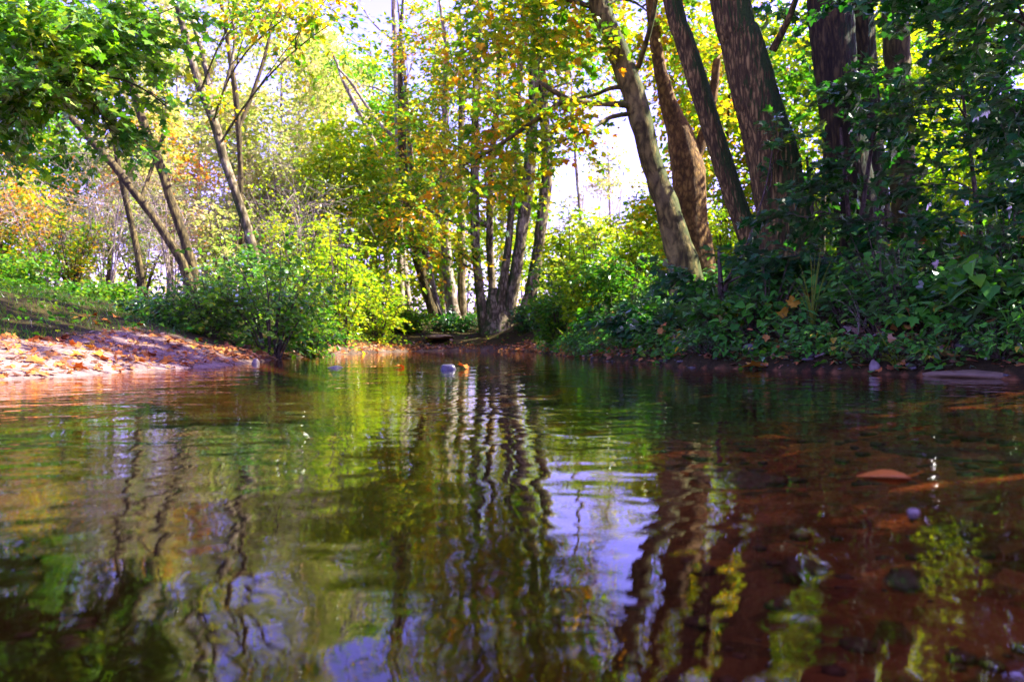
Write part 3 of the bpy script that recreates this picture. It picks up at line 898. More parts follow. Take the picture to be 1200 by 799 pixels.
sapling('dense dark sapling filling the upper corner over the bank', 1230, 340, 7.4, [(1205, 33), (1260, 3)],
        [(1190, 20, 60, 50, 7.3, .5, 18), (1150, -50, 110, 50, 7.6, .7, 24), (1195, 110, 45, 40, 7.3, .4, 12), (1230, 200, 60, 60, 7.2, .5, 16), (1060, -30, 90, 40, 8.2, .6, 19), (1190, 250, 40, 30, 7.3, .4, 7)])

# --- unseen maples added to the wood beside the viewer to shade pool and saplings
for (lb, tx_, ty_, hs_) in [('unseen broad maple up the shaded bank, added to shade the near shallows', 8.6, 5.0, 8.6), ('second unseen broad maple up the shaded bank, added for shade behind the first', 8.0, 1.2, 7.6), ('third unseen broad maple on the bank, added to shade the sapling thicket', 11.6, 9.6, 7.0)]:
    z_ = gz(tx_, ty_)
    Pt = np.array([[tx_, ty_, z_ - .1], [tx_ + .1, ty_ + .1, 2.5], [tx_ - .1, ty_ + .2, 5.0], [tx_, ty_, hs_ + 2.5]])
    bl = [(np.array([tx_ + math.cos(a_) * 2.6 * q_, ty_ + math.sin(a_) * 2.6 * q_, hs_ + dz_]), np.array([1.7, 1.7, 1.1]), 400 if tx_ < 10 else 130) for a_, q_, dz_ in
          [(0, 0, 2), (.3, 1, 0), (1.5, 1, .3), (2.7, 1, -.2), (3.9, 1, .2), (5.1, 1, -.3), (.9, .5, 1.2), (3.3, .5, 1.0)]]
    make_tree('shade_maple', lb, 'tree', [(Pt, np.array([.3, .25, .2, .06]))], bl, B_OLD, M_DK, .2, OVAL, k=8, sides=12, twig=False)

# --- maple off the frame whose boughs hang into the corner
T = up(stem(9.5, (-230, 330, 60), (-215, 200, 50), (-190, 60, 44), (-170, -60, 38)), 10)
mb_ = [blob(20, 60, 75, 60, 8.4, .8, 50), blob(90, 20, 80, 40, 8.6, .8, 41), blob(60, 112, 55, 26, 8.3, .5, 24), blob(150, 55, 38, 40, 8.6, .5, 19), blob(110, 135, 32, 16, 8.5, .4, 7),
       blob(-50, 110, 60, 60, 8.2, .7, 26), blob(0, 160, 22, 30, 8.6, .4, 3), blob(60, -70, 140, 60, 8.8, 1, 41), blob(-120, -120, 150, 80, 9.5, 1.4, 41), blob(185, 10, 35, 24, 8.9, .4, 10), blob(195, 125, 12, 8, 8.7, .2, 2)]
make_tree('corner_maple', 'bright green maple bough hanging into the upper corner above the dirt bank', 'tree', [T], mb_, B_DARK, M_SHR, .088, MAPLE, k=14, spray=(.3, .6), flat=1.0, droop=.35, branches=[
    stem(9.2, (-190, 60, 22), (-90, 20, 16), (0, 30, 11), (70, 55, 8), (120, 90, 5), dY=[0, -.3, -.6, -.8, -.8])])

# --- grove on the dirt bank: leaning trunks
def grove(label, Y, pts, blobs, bark, leaf, size=.11, top=10, branches=(), name='slender_tree', k=8, tmpl=OVAL, w=1, twig=True, spray=(.4, .9)):
    return make_tree(name, label, 'tree', [up(stem(Y, *pts), top)], [blob(*b) for b in blobs], bark, leaf, size, tmpl, k=k, branches=branches, sides=10, twig=twig, spray=spray)


grove('dark slender trunk bowed over beside a more sloping one behind the leafy shrub', 15.5,
      [(222, 300, 12.0), (212, 268, 11.2), (200, 235, 10.4), (188, 195, 10.4), (172, 155, 9.6), (156, 105, 8.8), (148, 60, 8.0), (140, 0, 7.2)],
      [(120, -60, 110, 60, 15.5, 1.6, 40), (220, -90, 120, 60, 16, 1.6, 36), (170, 30, 40, 30, 15.6, .8, 14)], B_BRN, M_MD)
grove('most sloping dark trunk of the grove, bent low towards the dirt bank', 14.8,
      [(212, 305, 10.4), (200, 285, 10.4), (180, 255, 9.6), (155, 222, 8.8), (128, 188, 8.8), (98, 155, 8.0), (70, 120, 7.2), (40, 70, 6.4)],
      [(0, -60, 100, 60, 15, 1.4, 36), (60, 70, 40, 30, 15, .7, 14)], B_BRN, M_MD, branches=[stem(14.8, (165, 235, 5.6), (175, 205, 4.0), (190, 160, 3.2), (195, 120, 2.4), dY=[0, .3, .6, .9])])
grove('tallest pale barked trunk of the grove, forked high up above the yellow shrubs', 16.0,
      [(296, 290, 11.2), (288, 262, 11.2), (276, 225, 10.4), (262, 185, 10.4), (250, 140, 10.4), (238, 112, 9.6), (226, 75, 8.8), (214, 30, 8.0), (206, -10, 7.2)],
      [(190, -80, 120, 60, 16, 1.8, 40), (300, -60, 120, 60, 16, 1.8, 44), (330, 25, 55, 32, 13.5, .8, 20), (385, 30, 32, 36, 13, .6, 15), (280, 15, 40, 24, 14, .6, 14), (270, 120, 30, 18, 16, .6, 7), (350, -40, 80, 40, 14, 1, 30)],
      B_MOSS, M_AUT, .12, branches=[stem(16, (246, 126, 6.4), (244, 95, 6.4), (236, 60, 5.6), (224, 20, 4.0), dY=[0, .4, .8, 1.2]),
                                      stem(16, (252, 145, 4.0), (262, 110, 4.0), (275, 50, 3.6), (268, 0, 3.2), dY=[0, .3, .6, .9])])
grove('thin dark double trunk rising behind the pale forked one', 19.0,
      [(283, 250, 6.4), (281, 180, 6.4), (277, 120, 6.4), (270, 70, 5.6), (262, 20, 4.8), (255, -20, 4.0)],
      [(260, -60, 90, 50, 19, 1.6, 30), (300, 40, 40, 30, 19, 1, 12)], B_BRN, M_YG, branches=[stem(19, (280, 150, 4.8), (296, 110, 4.8), (312, 60, 4.0), (322, 10, 3.2), dY=[0, .3, .5, .8])])
grove('slight dark trunk standing in the pale brushwood behind the grass', 18.0,
      [(166, 325, 7.2), (160, 290, 7.2), (150, 245, 6.4), (140, 200, 6.4), (134, 160, 5.6), (128, 110, 4.8)],
      [(120, 60, 60, 40, 18, 1.2, 18), (170, 10, 60, 40, 18, 1.2, 18)], B_BRN, M_PALE)
grove('grey leafless pole of a trunk rising straight into the open sky', 26.0,
      [(470, 350, 8.8), (468, 280, 8.0), (467, 200, 7.2), (465, 130, 6.4), (463, 60, 6.4), (461, 0, 5.6), (460, -30, 4.8)],
      [(500, 110, 25, 24, 26, .8, 7), (455, -60, 60, 40, 26, 1.2, 14)], B_GREY, M_MD, .13,
      branches=[stem(26, (466, 165, 4.8), (450, 150, 4.4), (430, 125, 4.0), (412, 98, 3.2), (396, 80, 2.4), dY=[0, .2, .3, .3, .4]), stem(26, (466, 120, 2.4), (445, 105, 2.0), (425, 100, 1.6), dY=[0, .1, .2]), stem(26, (463, 50, 2.4), (440, 30, 2.0), (425, 10, 1.6), dY=[0, .1, .2]), stem(26, (464, 45, 2.4), (490, 30, 1.6), (505, 22, 1.6), dY=[0, .1, .2])])
grove('grey trunk leaning away from the leafless pole, under blue green leaves', 27.0,
      [(478, 350, 8.0), (462, 225, 7.2), (448, 190, 6.4), (430, 150, 5.6), (412, 115, 4.8), (400, 90, 4.0)],
      [(420, 100, 40, 45, 28, 1.4, 16), (400, 60, 40, 40, 28, 1.4, 14), (440, 150, 40, 40, 28, 1.4, 18)], B_GREY, M_MD, .14)
# --- central clump over the far end of the pool
Yc = 23.4
S = [stem(Yc, (570, 392, 16.8), (563, 350, 11.8), (558, 300, 10.9), (556, 250, 10.9), (556, 200, 10.1), (557, 140, 9.2), (560, 60, 7.6), dY=[0, 0, 0, 0, 0, .2, .4]),
     stem(Yc + .5, (580, 388, 12.6), (577, 340, 9.2), (574, 290, 8.4), (574, 240, 8.4), (577, 180, 7.6), (584, 100, 6.7)),
     stem(Yc - .2, (582, 394, 12.6), (588, 345, 10.9), (594, 300, 9.2), (599, 250, 8.4), (603, 190, 8.4), (606, 130, 7.6), (612, 40, 6.7)),
     stem(Yc - .1, (592, 390, 16.8), (599, 350, 15.1), (606, 310, 14.3), (613, 260, 14.3), (619, 210, 14.3), (623, 160, 13.4), (626, 90, 11.8), (628, 10, 10.1)),
     stem(Yc + .3, (606, 388, 16.8), (620, 350, 15.1), (628, 310, 14.3), (635, 260, 14.3), (640, 215, 13.4), (640, 170, 12.6), (636, 110, 11.8), (630, 30, 9.2))]
S = [up(s, 14) for s in S] + [stem(Yc, (584, 396, 44), (583, 375, 34), (581, 355, 24), (579, 338, 10))]
cb = [blob(470, 240, 50, 45, 22.2, 1.4, 46), blob(520, 290, 40, 26, 22.5, 1.0, 18), blob(455, 285, 38, 28, 22, 1.0, 22), blob(520, 205, 50, 42, 22.6, 1.4, 44), blob(490, 160, 38, 38, 22.8, 1.3, 28),
      blob(540, 130, 45, 45, 23, 1.5, 38), blob(600, 110, 50, 50, 23.4, 1.6, 38), blob(560, 50, 60, 50, 23.4, 1.7, 46), blob(640, 40, 70, 50, 23.8, 1.8, 48), blob(510, 60, 40, 40, 23.2, 1.4, 22),
      blob(680, 100, 45, 45, 23.8, 1.4, 22), blob(660, 185, 35, 28, 23.5, 1, 12), blob(700, 30, 50, 40, 24, 1.5, 28), blob(590, 240, 40, 24, 22.8, .8, 9), blob(570, -40, 120, 60, 23.5, 2.5, 70), blob(680, -60, 110, 60, 24, 2.5, 60)]
make_tree('alder_clump', 'five stems fused at a dark mossy stool at the far end of the pool', 'tree', S, cb, B_MOSS, M_AUT, .155, OVAL, k=9, spray=(.5, 1.1), base_flare=1.3,
          branches=[stem(Yc - .2, (574, 262, 7), (566, 262, 7), (558, 255, 5), (548, 240, 4)), stem(Yc - .3, (571, 268, 5), (576, 240, 4), (570, 225, 3), (569, 200, 3))])
def clump_tree(label, Y, pts, blobs, bark=None, leaf=None):
    return make_tree('young_alder', label, 'tree', [up(stem(Y, *pts), 11)], [blob(*b) for b in blobs], bark or B_GREY, leaf or M_AUT, .15, OVAL, k=8, sides=9)


clump_tree('dark leaning stem, first of the row of thin trunks beside the five-stemmed clump', 25.0,
           [(512, 380, 15), (503, 350, 13), (494, 318, 13), (485, 285, 12), (478, 250, 11), (472, 190, 10), (470, 120, 8)], [(450, 200, 50, 30, 24.5, 1.2, 26), (480, 90, 40, 40, 25, 1.2, 14)], B_BRN)
clump_tree('pale thin stem leaning parallel to the dark one in the row of trunks', 25.4,
           [(516, 378, 11), (508, 345, 9), (500, 305, 9), (493, 270, 8), (486, 230, 7), (480, 170, 6)], [(500, 230, 45, 30, 24.8, 1, 18)])
clump_tree('pale lilac lit trunk, straightest of the row beside the five-stemmed clump', 25.2,
           [(533, 378, 16), (528, 345, 14), (524, 305, 13), (521, 265, 12), (520, 200, 11), (522, 120, 9)], [(520, 150, 45, 40, 25.5, 1.3, 20), (515, 250, 40, 22, 24.6, .8, 12)])
clump_tree('thin dark trunk just beside the pale lilac lit one, with a split pale side', 25.6,
           [(543, 380, 11), (541, 345, 10), (541, 300, 10), (540, 250, 9), (540, 190, 9), (541, 100, 7)], [(545, 90, 40, 40, 26, 1.3, 18)], B_MOSS)

# ================================================================== BACKGROUND TREES
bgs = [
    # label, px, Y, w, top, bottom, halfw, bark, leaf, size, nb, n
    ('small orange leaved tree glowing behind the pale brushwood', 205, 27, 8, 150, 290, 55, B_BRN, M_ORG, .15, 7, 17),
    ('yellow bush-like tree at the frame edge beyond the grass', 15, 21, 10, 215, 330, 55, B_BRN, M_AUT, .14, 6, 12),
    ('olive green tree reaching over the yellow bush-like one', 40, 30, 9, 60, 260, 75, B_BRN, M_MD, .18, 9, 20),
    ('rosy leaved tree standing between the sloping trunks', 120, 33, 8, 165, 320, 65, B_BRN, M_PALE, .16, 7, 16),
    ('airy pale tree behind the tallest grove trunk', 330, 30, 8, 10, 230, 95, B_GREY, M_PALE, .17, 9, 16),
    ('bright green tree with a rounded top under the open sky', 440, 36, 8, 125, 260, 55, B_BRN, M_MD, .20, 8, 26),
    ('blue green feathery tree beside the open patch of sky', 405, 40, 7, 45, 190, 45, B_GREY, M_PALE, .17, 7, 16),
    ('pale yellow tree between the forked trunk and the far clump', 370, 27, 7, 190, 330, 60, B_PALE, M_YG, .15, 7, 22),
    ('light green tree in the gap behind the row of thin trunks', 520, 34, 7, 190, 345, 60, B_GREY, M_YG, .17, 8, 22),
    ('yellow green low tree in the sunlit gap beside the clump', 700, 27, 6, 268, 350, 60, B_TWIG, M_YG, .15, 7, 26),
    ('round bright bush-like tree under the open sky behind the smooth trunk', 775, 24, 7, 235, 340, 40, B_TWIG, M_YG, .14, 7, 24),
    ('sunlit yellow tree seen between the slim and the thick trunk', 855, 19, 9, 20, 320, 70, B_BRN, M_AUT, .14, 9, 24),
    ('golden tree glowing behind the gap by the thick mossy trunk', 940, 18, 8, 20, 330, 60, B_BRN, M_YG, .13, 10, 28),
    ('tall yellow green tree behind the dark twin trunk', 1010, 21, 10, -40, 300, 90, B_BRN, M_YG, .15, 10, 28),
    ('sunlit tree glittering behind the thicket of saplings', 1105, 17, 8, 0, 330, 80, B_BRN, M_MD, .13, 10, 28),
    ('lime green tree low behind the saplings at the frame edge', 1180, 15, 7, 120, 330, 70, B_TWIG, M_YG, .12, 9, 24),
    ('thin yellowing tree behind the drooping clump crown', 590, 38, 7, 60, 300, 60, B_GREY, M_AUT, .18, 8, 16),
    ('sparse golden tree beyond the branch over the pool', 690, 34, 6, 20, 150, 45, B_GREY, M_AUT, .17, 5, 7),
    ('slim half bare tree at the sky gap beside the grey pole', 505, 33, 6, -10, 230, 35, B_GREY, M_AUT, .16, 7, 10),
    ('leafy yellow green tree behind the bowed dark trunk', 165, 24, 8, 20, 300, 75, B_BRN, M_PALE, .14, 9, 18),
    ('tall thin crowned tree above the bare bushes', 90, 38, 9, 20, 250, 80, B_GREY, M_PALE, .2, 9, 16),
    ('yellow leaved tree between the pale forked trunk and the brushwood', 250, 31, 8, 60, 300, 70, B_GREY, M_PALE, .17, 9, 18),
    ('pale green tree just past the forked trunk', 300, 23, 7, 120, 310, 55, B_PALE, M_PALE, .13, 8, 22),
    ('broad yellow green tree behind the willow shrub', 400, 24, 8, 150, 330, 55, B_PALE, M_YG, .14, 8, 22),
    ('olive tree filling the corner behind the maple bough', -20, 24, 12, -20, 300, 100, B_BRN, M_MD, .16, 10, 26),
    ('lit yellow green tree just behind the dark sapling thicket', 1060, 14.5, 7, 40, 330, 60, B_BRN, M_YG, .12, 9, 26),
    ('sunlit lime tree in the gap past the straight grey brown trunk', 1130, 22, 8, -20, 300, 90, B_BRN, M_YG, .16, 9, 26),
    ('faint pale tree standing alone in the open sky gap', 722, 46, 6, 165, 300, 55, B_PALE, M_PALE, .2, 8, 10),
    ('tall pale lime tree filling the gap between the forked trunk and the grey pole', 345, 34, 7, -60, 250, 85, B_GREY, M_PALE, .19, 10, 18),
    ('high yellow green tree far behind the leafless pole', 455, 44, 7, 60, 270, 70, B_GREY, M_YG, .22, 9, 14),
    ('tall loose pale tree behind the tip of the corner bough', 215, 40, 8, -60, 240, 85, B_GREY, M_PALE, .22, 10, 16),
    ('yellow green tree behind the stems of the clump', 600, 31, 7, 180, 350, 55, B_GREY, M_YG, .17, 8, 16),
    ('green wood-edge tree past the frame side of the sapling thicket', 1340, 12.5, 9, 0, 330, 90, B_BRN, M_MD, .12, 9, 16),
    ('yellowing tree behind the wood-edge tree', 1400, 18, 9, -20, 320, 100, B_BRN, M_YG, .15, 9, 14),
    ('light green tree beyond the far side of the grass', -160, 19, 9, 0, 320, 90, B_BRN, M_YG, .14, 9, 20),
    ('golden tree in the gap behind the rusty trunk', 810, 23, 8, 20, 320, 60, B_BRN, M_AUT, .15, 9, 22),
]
for (lb, px, Y, w_, tp_, bt_, hw, bk, lf, sz, nb, n) in bgs:
    if px > 800:
        n, sz = n * .85, sz * 1.12
    elif px < 640:
        n, sz = n * 1.35, sz * 1.1
    bg_tree('forest_tree', lb, px, Y, w_, tp_, bt_, hw, bk, lf, sz, nb, n, lean=rng.uniform(-25, 10), group='trees further back in the wood', bend=rng.uniform(-8, 8))

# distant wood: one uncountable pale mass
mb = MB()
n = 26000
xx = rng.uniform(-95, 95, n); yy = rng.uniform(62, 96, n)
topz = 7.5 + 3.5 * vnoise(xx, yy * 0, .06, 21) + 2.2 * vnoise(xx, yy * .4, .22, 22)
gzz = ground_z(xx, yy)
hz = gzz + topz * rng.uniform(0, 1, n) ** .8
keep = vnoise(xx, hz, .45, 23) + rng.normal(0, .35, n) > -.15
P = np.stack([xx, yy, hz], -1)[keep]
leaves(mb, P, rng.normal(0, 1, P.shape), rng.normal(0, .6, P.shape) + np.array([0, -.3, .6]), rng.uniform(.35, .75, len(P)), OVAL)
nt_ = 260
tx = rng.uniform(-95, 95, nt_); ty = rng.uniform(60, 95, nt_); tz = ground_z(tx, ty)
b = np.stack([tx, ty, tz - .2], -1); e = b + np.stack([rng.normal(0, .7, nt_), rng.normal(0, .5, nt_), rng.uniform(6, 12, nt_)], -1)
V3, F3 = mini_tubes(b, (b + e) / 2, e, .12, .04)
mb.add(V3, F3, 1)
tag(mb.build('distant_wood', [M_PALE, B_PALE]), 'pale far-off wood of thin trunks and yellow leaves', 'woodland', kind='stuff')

# ================================================================== BRUSHWOOD AND SHRUBS ON THE DIRT BANK SIDE
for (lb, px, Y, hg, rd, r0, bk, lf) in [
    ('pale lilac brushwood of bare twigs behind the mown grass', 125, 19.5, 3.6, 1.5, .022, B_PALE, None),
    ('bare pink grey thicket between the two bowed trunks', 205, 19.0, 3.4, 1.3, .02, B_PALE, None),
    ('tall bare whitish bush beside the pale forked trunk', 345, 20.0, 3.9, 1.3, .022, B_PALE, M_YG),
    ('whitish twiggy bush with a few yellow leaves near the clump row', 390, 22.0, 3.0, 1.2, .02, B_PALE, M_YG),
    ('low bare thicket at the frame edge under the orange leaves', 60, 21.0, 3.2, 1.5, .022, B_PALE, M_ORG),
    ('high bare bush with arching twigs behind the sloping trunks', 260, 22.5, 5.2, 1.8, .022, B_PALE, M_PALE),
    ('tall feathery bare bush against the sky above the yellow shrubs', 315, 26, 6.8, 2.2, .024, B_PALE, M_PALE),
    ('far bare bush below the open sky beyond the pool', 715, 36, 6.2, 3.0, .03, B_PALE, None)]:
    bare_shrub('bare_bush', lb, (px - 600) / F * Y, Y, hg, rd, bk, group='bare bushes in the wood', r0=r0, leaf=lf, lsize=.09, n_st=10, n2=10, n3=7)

def shrub_px(label, px, Y, topy, hw, leaf, size, name='shrub', **kw):
    x = (px - 600) / F * Y
    z = gz(x, Y)
    h_ = EYE + (HOR - topy) / F * Y - z
    return make_shrub(name, label, x, Y, max(h_, .2), hw / F * Y, leaf, size, **kw)


shrub_px('leafy dark green shrub leaning over the water at the end of the dirt bank', 318, 12.6, 272, 75, M_SHR, .095, n_st=16, n_sp=5, k=9, L=.75, tmpl=HEART, up=.1)
shrub_px('smaller green shrub beside the dark leafy one, over the leaf-strewn shore', 245, 12.2, 318, 55, M_SHR, .085, n_st=18, n_sp=7, up=.05)
shrub_px('low bramble sprawling at the foot of the two bowed trunks', 195, 12.8, 345, 50, M_DK, .08, n_st=16, n_sp=7, up=.05)
shrub_px('fresh green shrub behind the dark leafy one under the forked trunk', 300, 15.0, 270, 60, M_SHR, .10, n_st=16, n_sp=8, up=.15)
shrub_px('yellow green willow shrub with upright shoots past the leafy shrub', 400, 17.5, 255, 45, M_YG, .10, n_st=18, n_sp=9, up=.08)
shrub_px('yellow shrub between the willow shrub and the row of thin trunks', 445, 20.5, 290, 40, M_YG, .11, n_st=16, n_sp=8, up=.05)
shrub_px('dark green bush at the foot of the row of thin trunks', 478, 23.2, 350, 38, M_MD, .12, n_st=16, n_sp=7, up=.05)
shrub_px('lighter bush on the shore in front of the willow shrub', 365, 14.4, 335, 45, M_MD, .09, n_st=16, n_sp=8, up=.05)
shrub_px('golden green shrub deep behind the leafy shore shrubs', 350, 19.0, 225, 55, M_YG, .11, n_st=16, n_sp=9, up=.15)
shrub_px('small bush tucked between the row of thin trunks and the clump', 535, 24.0, 362, 26, M_DK, .12, n_st=12, n_sp=6, up=.05)
shrub_px('bush of pale leaves at the foot of the grey leafless pole', 430, 25, 300, 45, M_PALE, .13, n_st=14, n_sp=7, up=.05)
shrub_px('low olive shrub along the edge of the grass by the brushwood', 130, 16.5, 330, 45, M_MD, .09, n_st=14, n_sp=7, up=.05)
shrub_px('dusky green bush beyond the grass at the frame edge', 25, 17.5, 285, 55, M_MD, .10, n_st=14, n_sp=7, up=.05)
shrub_px('airy lime bush behind the grass between the sloping trunks', 165, 20.5, 215, 50, M_YG, .11, n_st=14, n_sp=7, up=.2)
shrub_px('tall lime bush behind the fresh green shrub', 270, 18.5, 200, 45, M_PALE, .10, n_st=14, n_sp=7, up=.25)
shrub_px('yellowing bush in the brushwood near the frame edge', 85, 19.0, 240, 50, M_AUT, .10, n_st=12, n_sp=7, up=.15)
shrub_px('high pale lime bush past the tall feathery bare bush', 350, 23.0, 150, 60, M_PALE, .12, n_st=14, n_sp=8, up=.35)
# sunlit shrubs in the gap beside the clump
shrub_px('sunlit hazel-like shrub beside the clump with arching shoots', 690, 16.5, 255, 52, M_YG, .105, n_st=20, n_sp=9, up=.1)
shrub_px('green shrub leaning to the water between clump and bank', 655, 17.5, 310, 45, M_MD, .10, n_st=18, n_sp=8, up=.05)
shrub_px('bright shrub below the smooth trunk, spilling down the bank', 735, 14.6, 285, 50, M_MD, .10, n_st=18, n_sp=8, up=.05)
shrub_px('taller sunlit shrub further back in the gap beside the clump', 750, 20.5, 238, 45, M_YG, .12, n_st=18, n_sp=9, up=.15)
shrub_px('yellow bush deep in the gap between clump and smooth trunk', 665, 22.5, 245, 42, M_YG, .12, n_st=16, n_sp=8, up=.1)
shrub_px('mossy green tuft of bush at the stool of the clump', 622, 22.2, 352, 22, M_DK, .10, n_st=12, n_sp=6, up=.05)
shrub_px('lit yellow shrub behind the slim leaning trunk', 850, 15.5, 225, 34, M_YG, .10, n_st=14, n_sp=8, up=.1)
shrub_px('golden lit bush between the thick trunk and the dark twin trunk', 955, 14.5, 190, 34, M_YG, .095, n_st=14, n_sp=8, up=.1)
shrub_px('backlit lime bush behind the sapling thicket', 1090, 13.2, 215, 55, M_YG, .085, n_st=16, n_sp=8, up=.1)
shrub_px('green backlit bush near the frame edge behind the bank plants', 1175, 11.8, 240, 55, M_MD, .085, n_st=16, n_sp=8, up=.1)

# ================================================================== SHADED BANK: low plants
protos = []
for i, (n_, hh_, rr_, ss_, tm_, pt_) in enumerate([(32, .42, .34, .098, HEART, .5), (36, .34, .36, .08, HEART, .4), (24, .52, .30, .125, HEART, .6), (34, .30, .34, .082, MAPLE, .4), (30, .6, .32, .085, OVAL, .5)]):
    protos.append(herb_mesh(n_, hh_, rr_, ss_, tm_, pt_).build('bank_plant', [M_HERB2 if i in (1, 3) else M_HERB, B_TWIG]))
herb_labels = ['broad-leaved plant with heart-shaped leaves in the shaded bank cover', 'low dark plant with rounded leaves in the shaded bank cover', 'tall large-leaved plant in the shaded bank cover',
               'lobed-leaved seedling patch in the shaded bank cover', 'upright narrow-leaved plant in the shaded bank cover']
herb_groups = ['heart-leaved plants of the shaded bank', 'round-leaved plants of the shaded bank', 'large-leaved plants of the shaded bank', 'lobed seedlings of the shaded bank', 'narrow-leaved plants of the shaded bank']
cnt, tries, used = 0, 0, [0] * 5
while cnt < 299 and tries < 20000:
    tries += 1
    Y = rng.uniform(5.2, 16.0); x = rng.uniform(.9, 7.5)
    if abs(x) > .72 * Y: continue
    d = float(sdist(np.array([x]), np.array([Y]))[0])
    if d < .12 or d > 3.4 or rng.uniform() > (1.35 - d * .4) * (1.15 - (Y - 5) * .05): continue
    i = int(rng.choice(5, p=[.3, .28, .17, .13, .12]))
    if d < .55: i = 1
    o = protos[i] if used[i] == 0 else protos[i].copy()
    if used[i]: col.objects.link(o)
    used[i] += 1
    o.location = (x, Y, gz(x, Y) - .02)
    s = rng.uniform(.55, 1.35) * (.7 if d < .5 else 1)
    o.scale = (s, s, s * rng.uniform(.85, 1.2)); o.rotation_euler = (rng.normal(0, .12), rng.normal(0, .12) - .1, rng.uniform(0, 6.28))
    tag(o, herb_labels[i], 'plant', herb_groups[i])
    cnt += 1

# bigger bank shrubs close by
shrub_px('large drooping shrub with big green leaves on the bank at the frame edge', 1150, 7.3, 312, 75, M_HERB, .11, n_st=22, n_sp=7, k=7, tmpl=HEART, up=.15, L=.35)
shrub_px('dark shrub with lance leaves in the middle of the shaded bank', 1070, 8.4, 330, 60, M_HERB2, .095, n_st=18, n_sp=7, k=7, tmpl=HEART, up=.1, L=.35)
shrub_px('glossy low shrub under the foot of the thick mossy trunk', 880, 9.3, 362, 60, M_HERB, .10, n_st=16, n_sp=7, k=7, tmpl=HEART, up=.1, L=.3)
shrub_px('dark spreading bush on the bank below the smooth trunk', 770, 11.2, 362, 62, M_DK, .10, n_st=18, n_sp=7, k=7, tmpl=HEART, up=.1, L=.3)
shrub_px('young nettle-like shrub in front of the dark twin trunk', 985, 9.0, 318, 50, M_HERB, .095, n_st=16, n_sp=7, k=7, tmpl=HEART, up=.15, L=.3)

# ================================================================== ground cover (uncountable)
def cover(name, label, cat, sel, n, leaf, size, tmpl, box, hgt=.12, flat=1.0):
    x0, x1, y0, y1 = box
    xs, ys, tot = [], [], 0
    for _ in range(40):
        x = rng.uniform(x0, x1, n * 3); y = y0 + (y1 - y0) * rng.uniform(0, 1, n * 3) ** 1.2
        k_ = sel(x, y)
        xs.append(x[k_]); ys.append(y[k_]); tot += int(k_.sum())
        if tot >= n:
            break
    x, y = np.concatenate(xs)[:n], np.concatenate(ys)[:n]
    z = ground_z(x, y) + rng.uniform(0, 1, len(x)) ** 1.5 * hgt
    P = np.stack([x, y, z], -1)
    d = rng.normal(0, 1, P.shape); d[:, 2] *= .35
    mb = MB()
    leaves(mb, P, d, rng.normal(0, .45, P.shape) + np.array([0, 0, flat]), size * rng.uniform(.6, 1.25, len(P)), tmpl)
    return tag(mb.build(name, leaf), label, cat, kind='stuff')


def on_land(x, y, lo, hi=99): 
    d = sdist(x, y); return (d > lo) & (d < hi)


bf = bare_field
cover('undergrowth', 'low green undergrowth covering the shaded bank', 'ground cover', lambda x, y: on_land(x, y, .1, 7) & (x > .5), 16000, M_HERB, .072, HEART, (.6, 12, 4, 26), .16)
cover('shore_weeds', 'trailing green weeds hanging over the shaded waterline', 'ground cover', lambda x, y: on_land(x, y, .03, .4) & (x > .5), 2600, M_HERB, .075, HEART, (.6, 7, 4, 22), .16)
cover('forest_weeds', 'low green weeds under the grove behind the dirt bank', 'ground cover', lambda x, y: on_land(x, y, .3) & (bf(x, y) < .35) & (rng.uniform(size=x.shape) > .15), 17000, M_MD, .085, OVAL, (-24, 2, 8, 34), .22)
cover('leaf_litter', 'orange and brown fallen leaves scattered over the dirt bank and shore', 'fallen leaves', lambda x, y: on_land(x, y, .04) & ((bf(x, y) > .3) | (sdist(x, y) < .5)) & (vnoise(x, y, .8, 31) + rng.normal(0, .5, x.shape) > -.6), 3600, M_LIT, .06, MAPLE, (-9, 1.2, 4.5, 26), .03, 1.3)
cover('withered_leaves', 'yellow and brown withered leaves caught among the bank plants', 'withered leaves', lambda x, y: on_land(x, y, .15, 4) & (x > .8), 650, M_LIT, .085, MAPLE, (.8, 8, 4, 18), .38, .6)
cover('shore_litter', 'orange fallen leaves along the far shore of the pool', 'fallen leaves', lambda x, y: on_land(x, y, .02, .7) & (y > 10.5) & (vnoise(x, y, 1.3, 33) + rng.normal(0, .4, x.shape) > -.1), 1300, M_LIT, .09, MAPLE, (-5.5, 2.4, 10.5, 25), .04, 1.3)
cover('bank_litter', 'brown fallen leaves along the shaded waterline', 'fallen leaves', lambda x, y: on_land(x, y, .02, .6) & (x > .3), 1100, M_LIT, .085, MAPLE, (.3, 8, 4, 22), .02, 2.0)
# grass behind the dirt
x = rng.uniform(-16, -4.6, 60000); y = rng.uniform(7.5, 19, 60000)
k_ = (bf(x, y) < .5) & (sdist(x, y) > 1.0) & (vnoise(x, y, 1.1, 41) + rng.normal(0, .4, x.shape) > -.25)
x, y = x[k_][:26000], y[k_][:26000]
P = np.stack([x, y, ground_z(x, y) - .01], -1)
d = rng.normal(0, .45, P.shape); d[:, 2] = 1
mb = MB(); leaves(mb, P, d, rng.normal(0, 1, P.shape), rng.uniform(.05, .14, len(P)), BLADE)
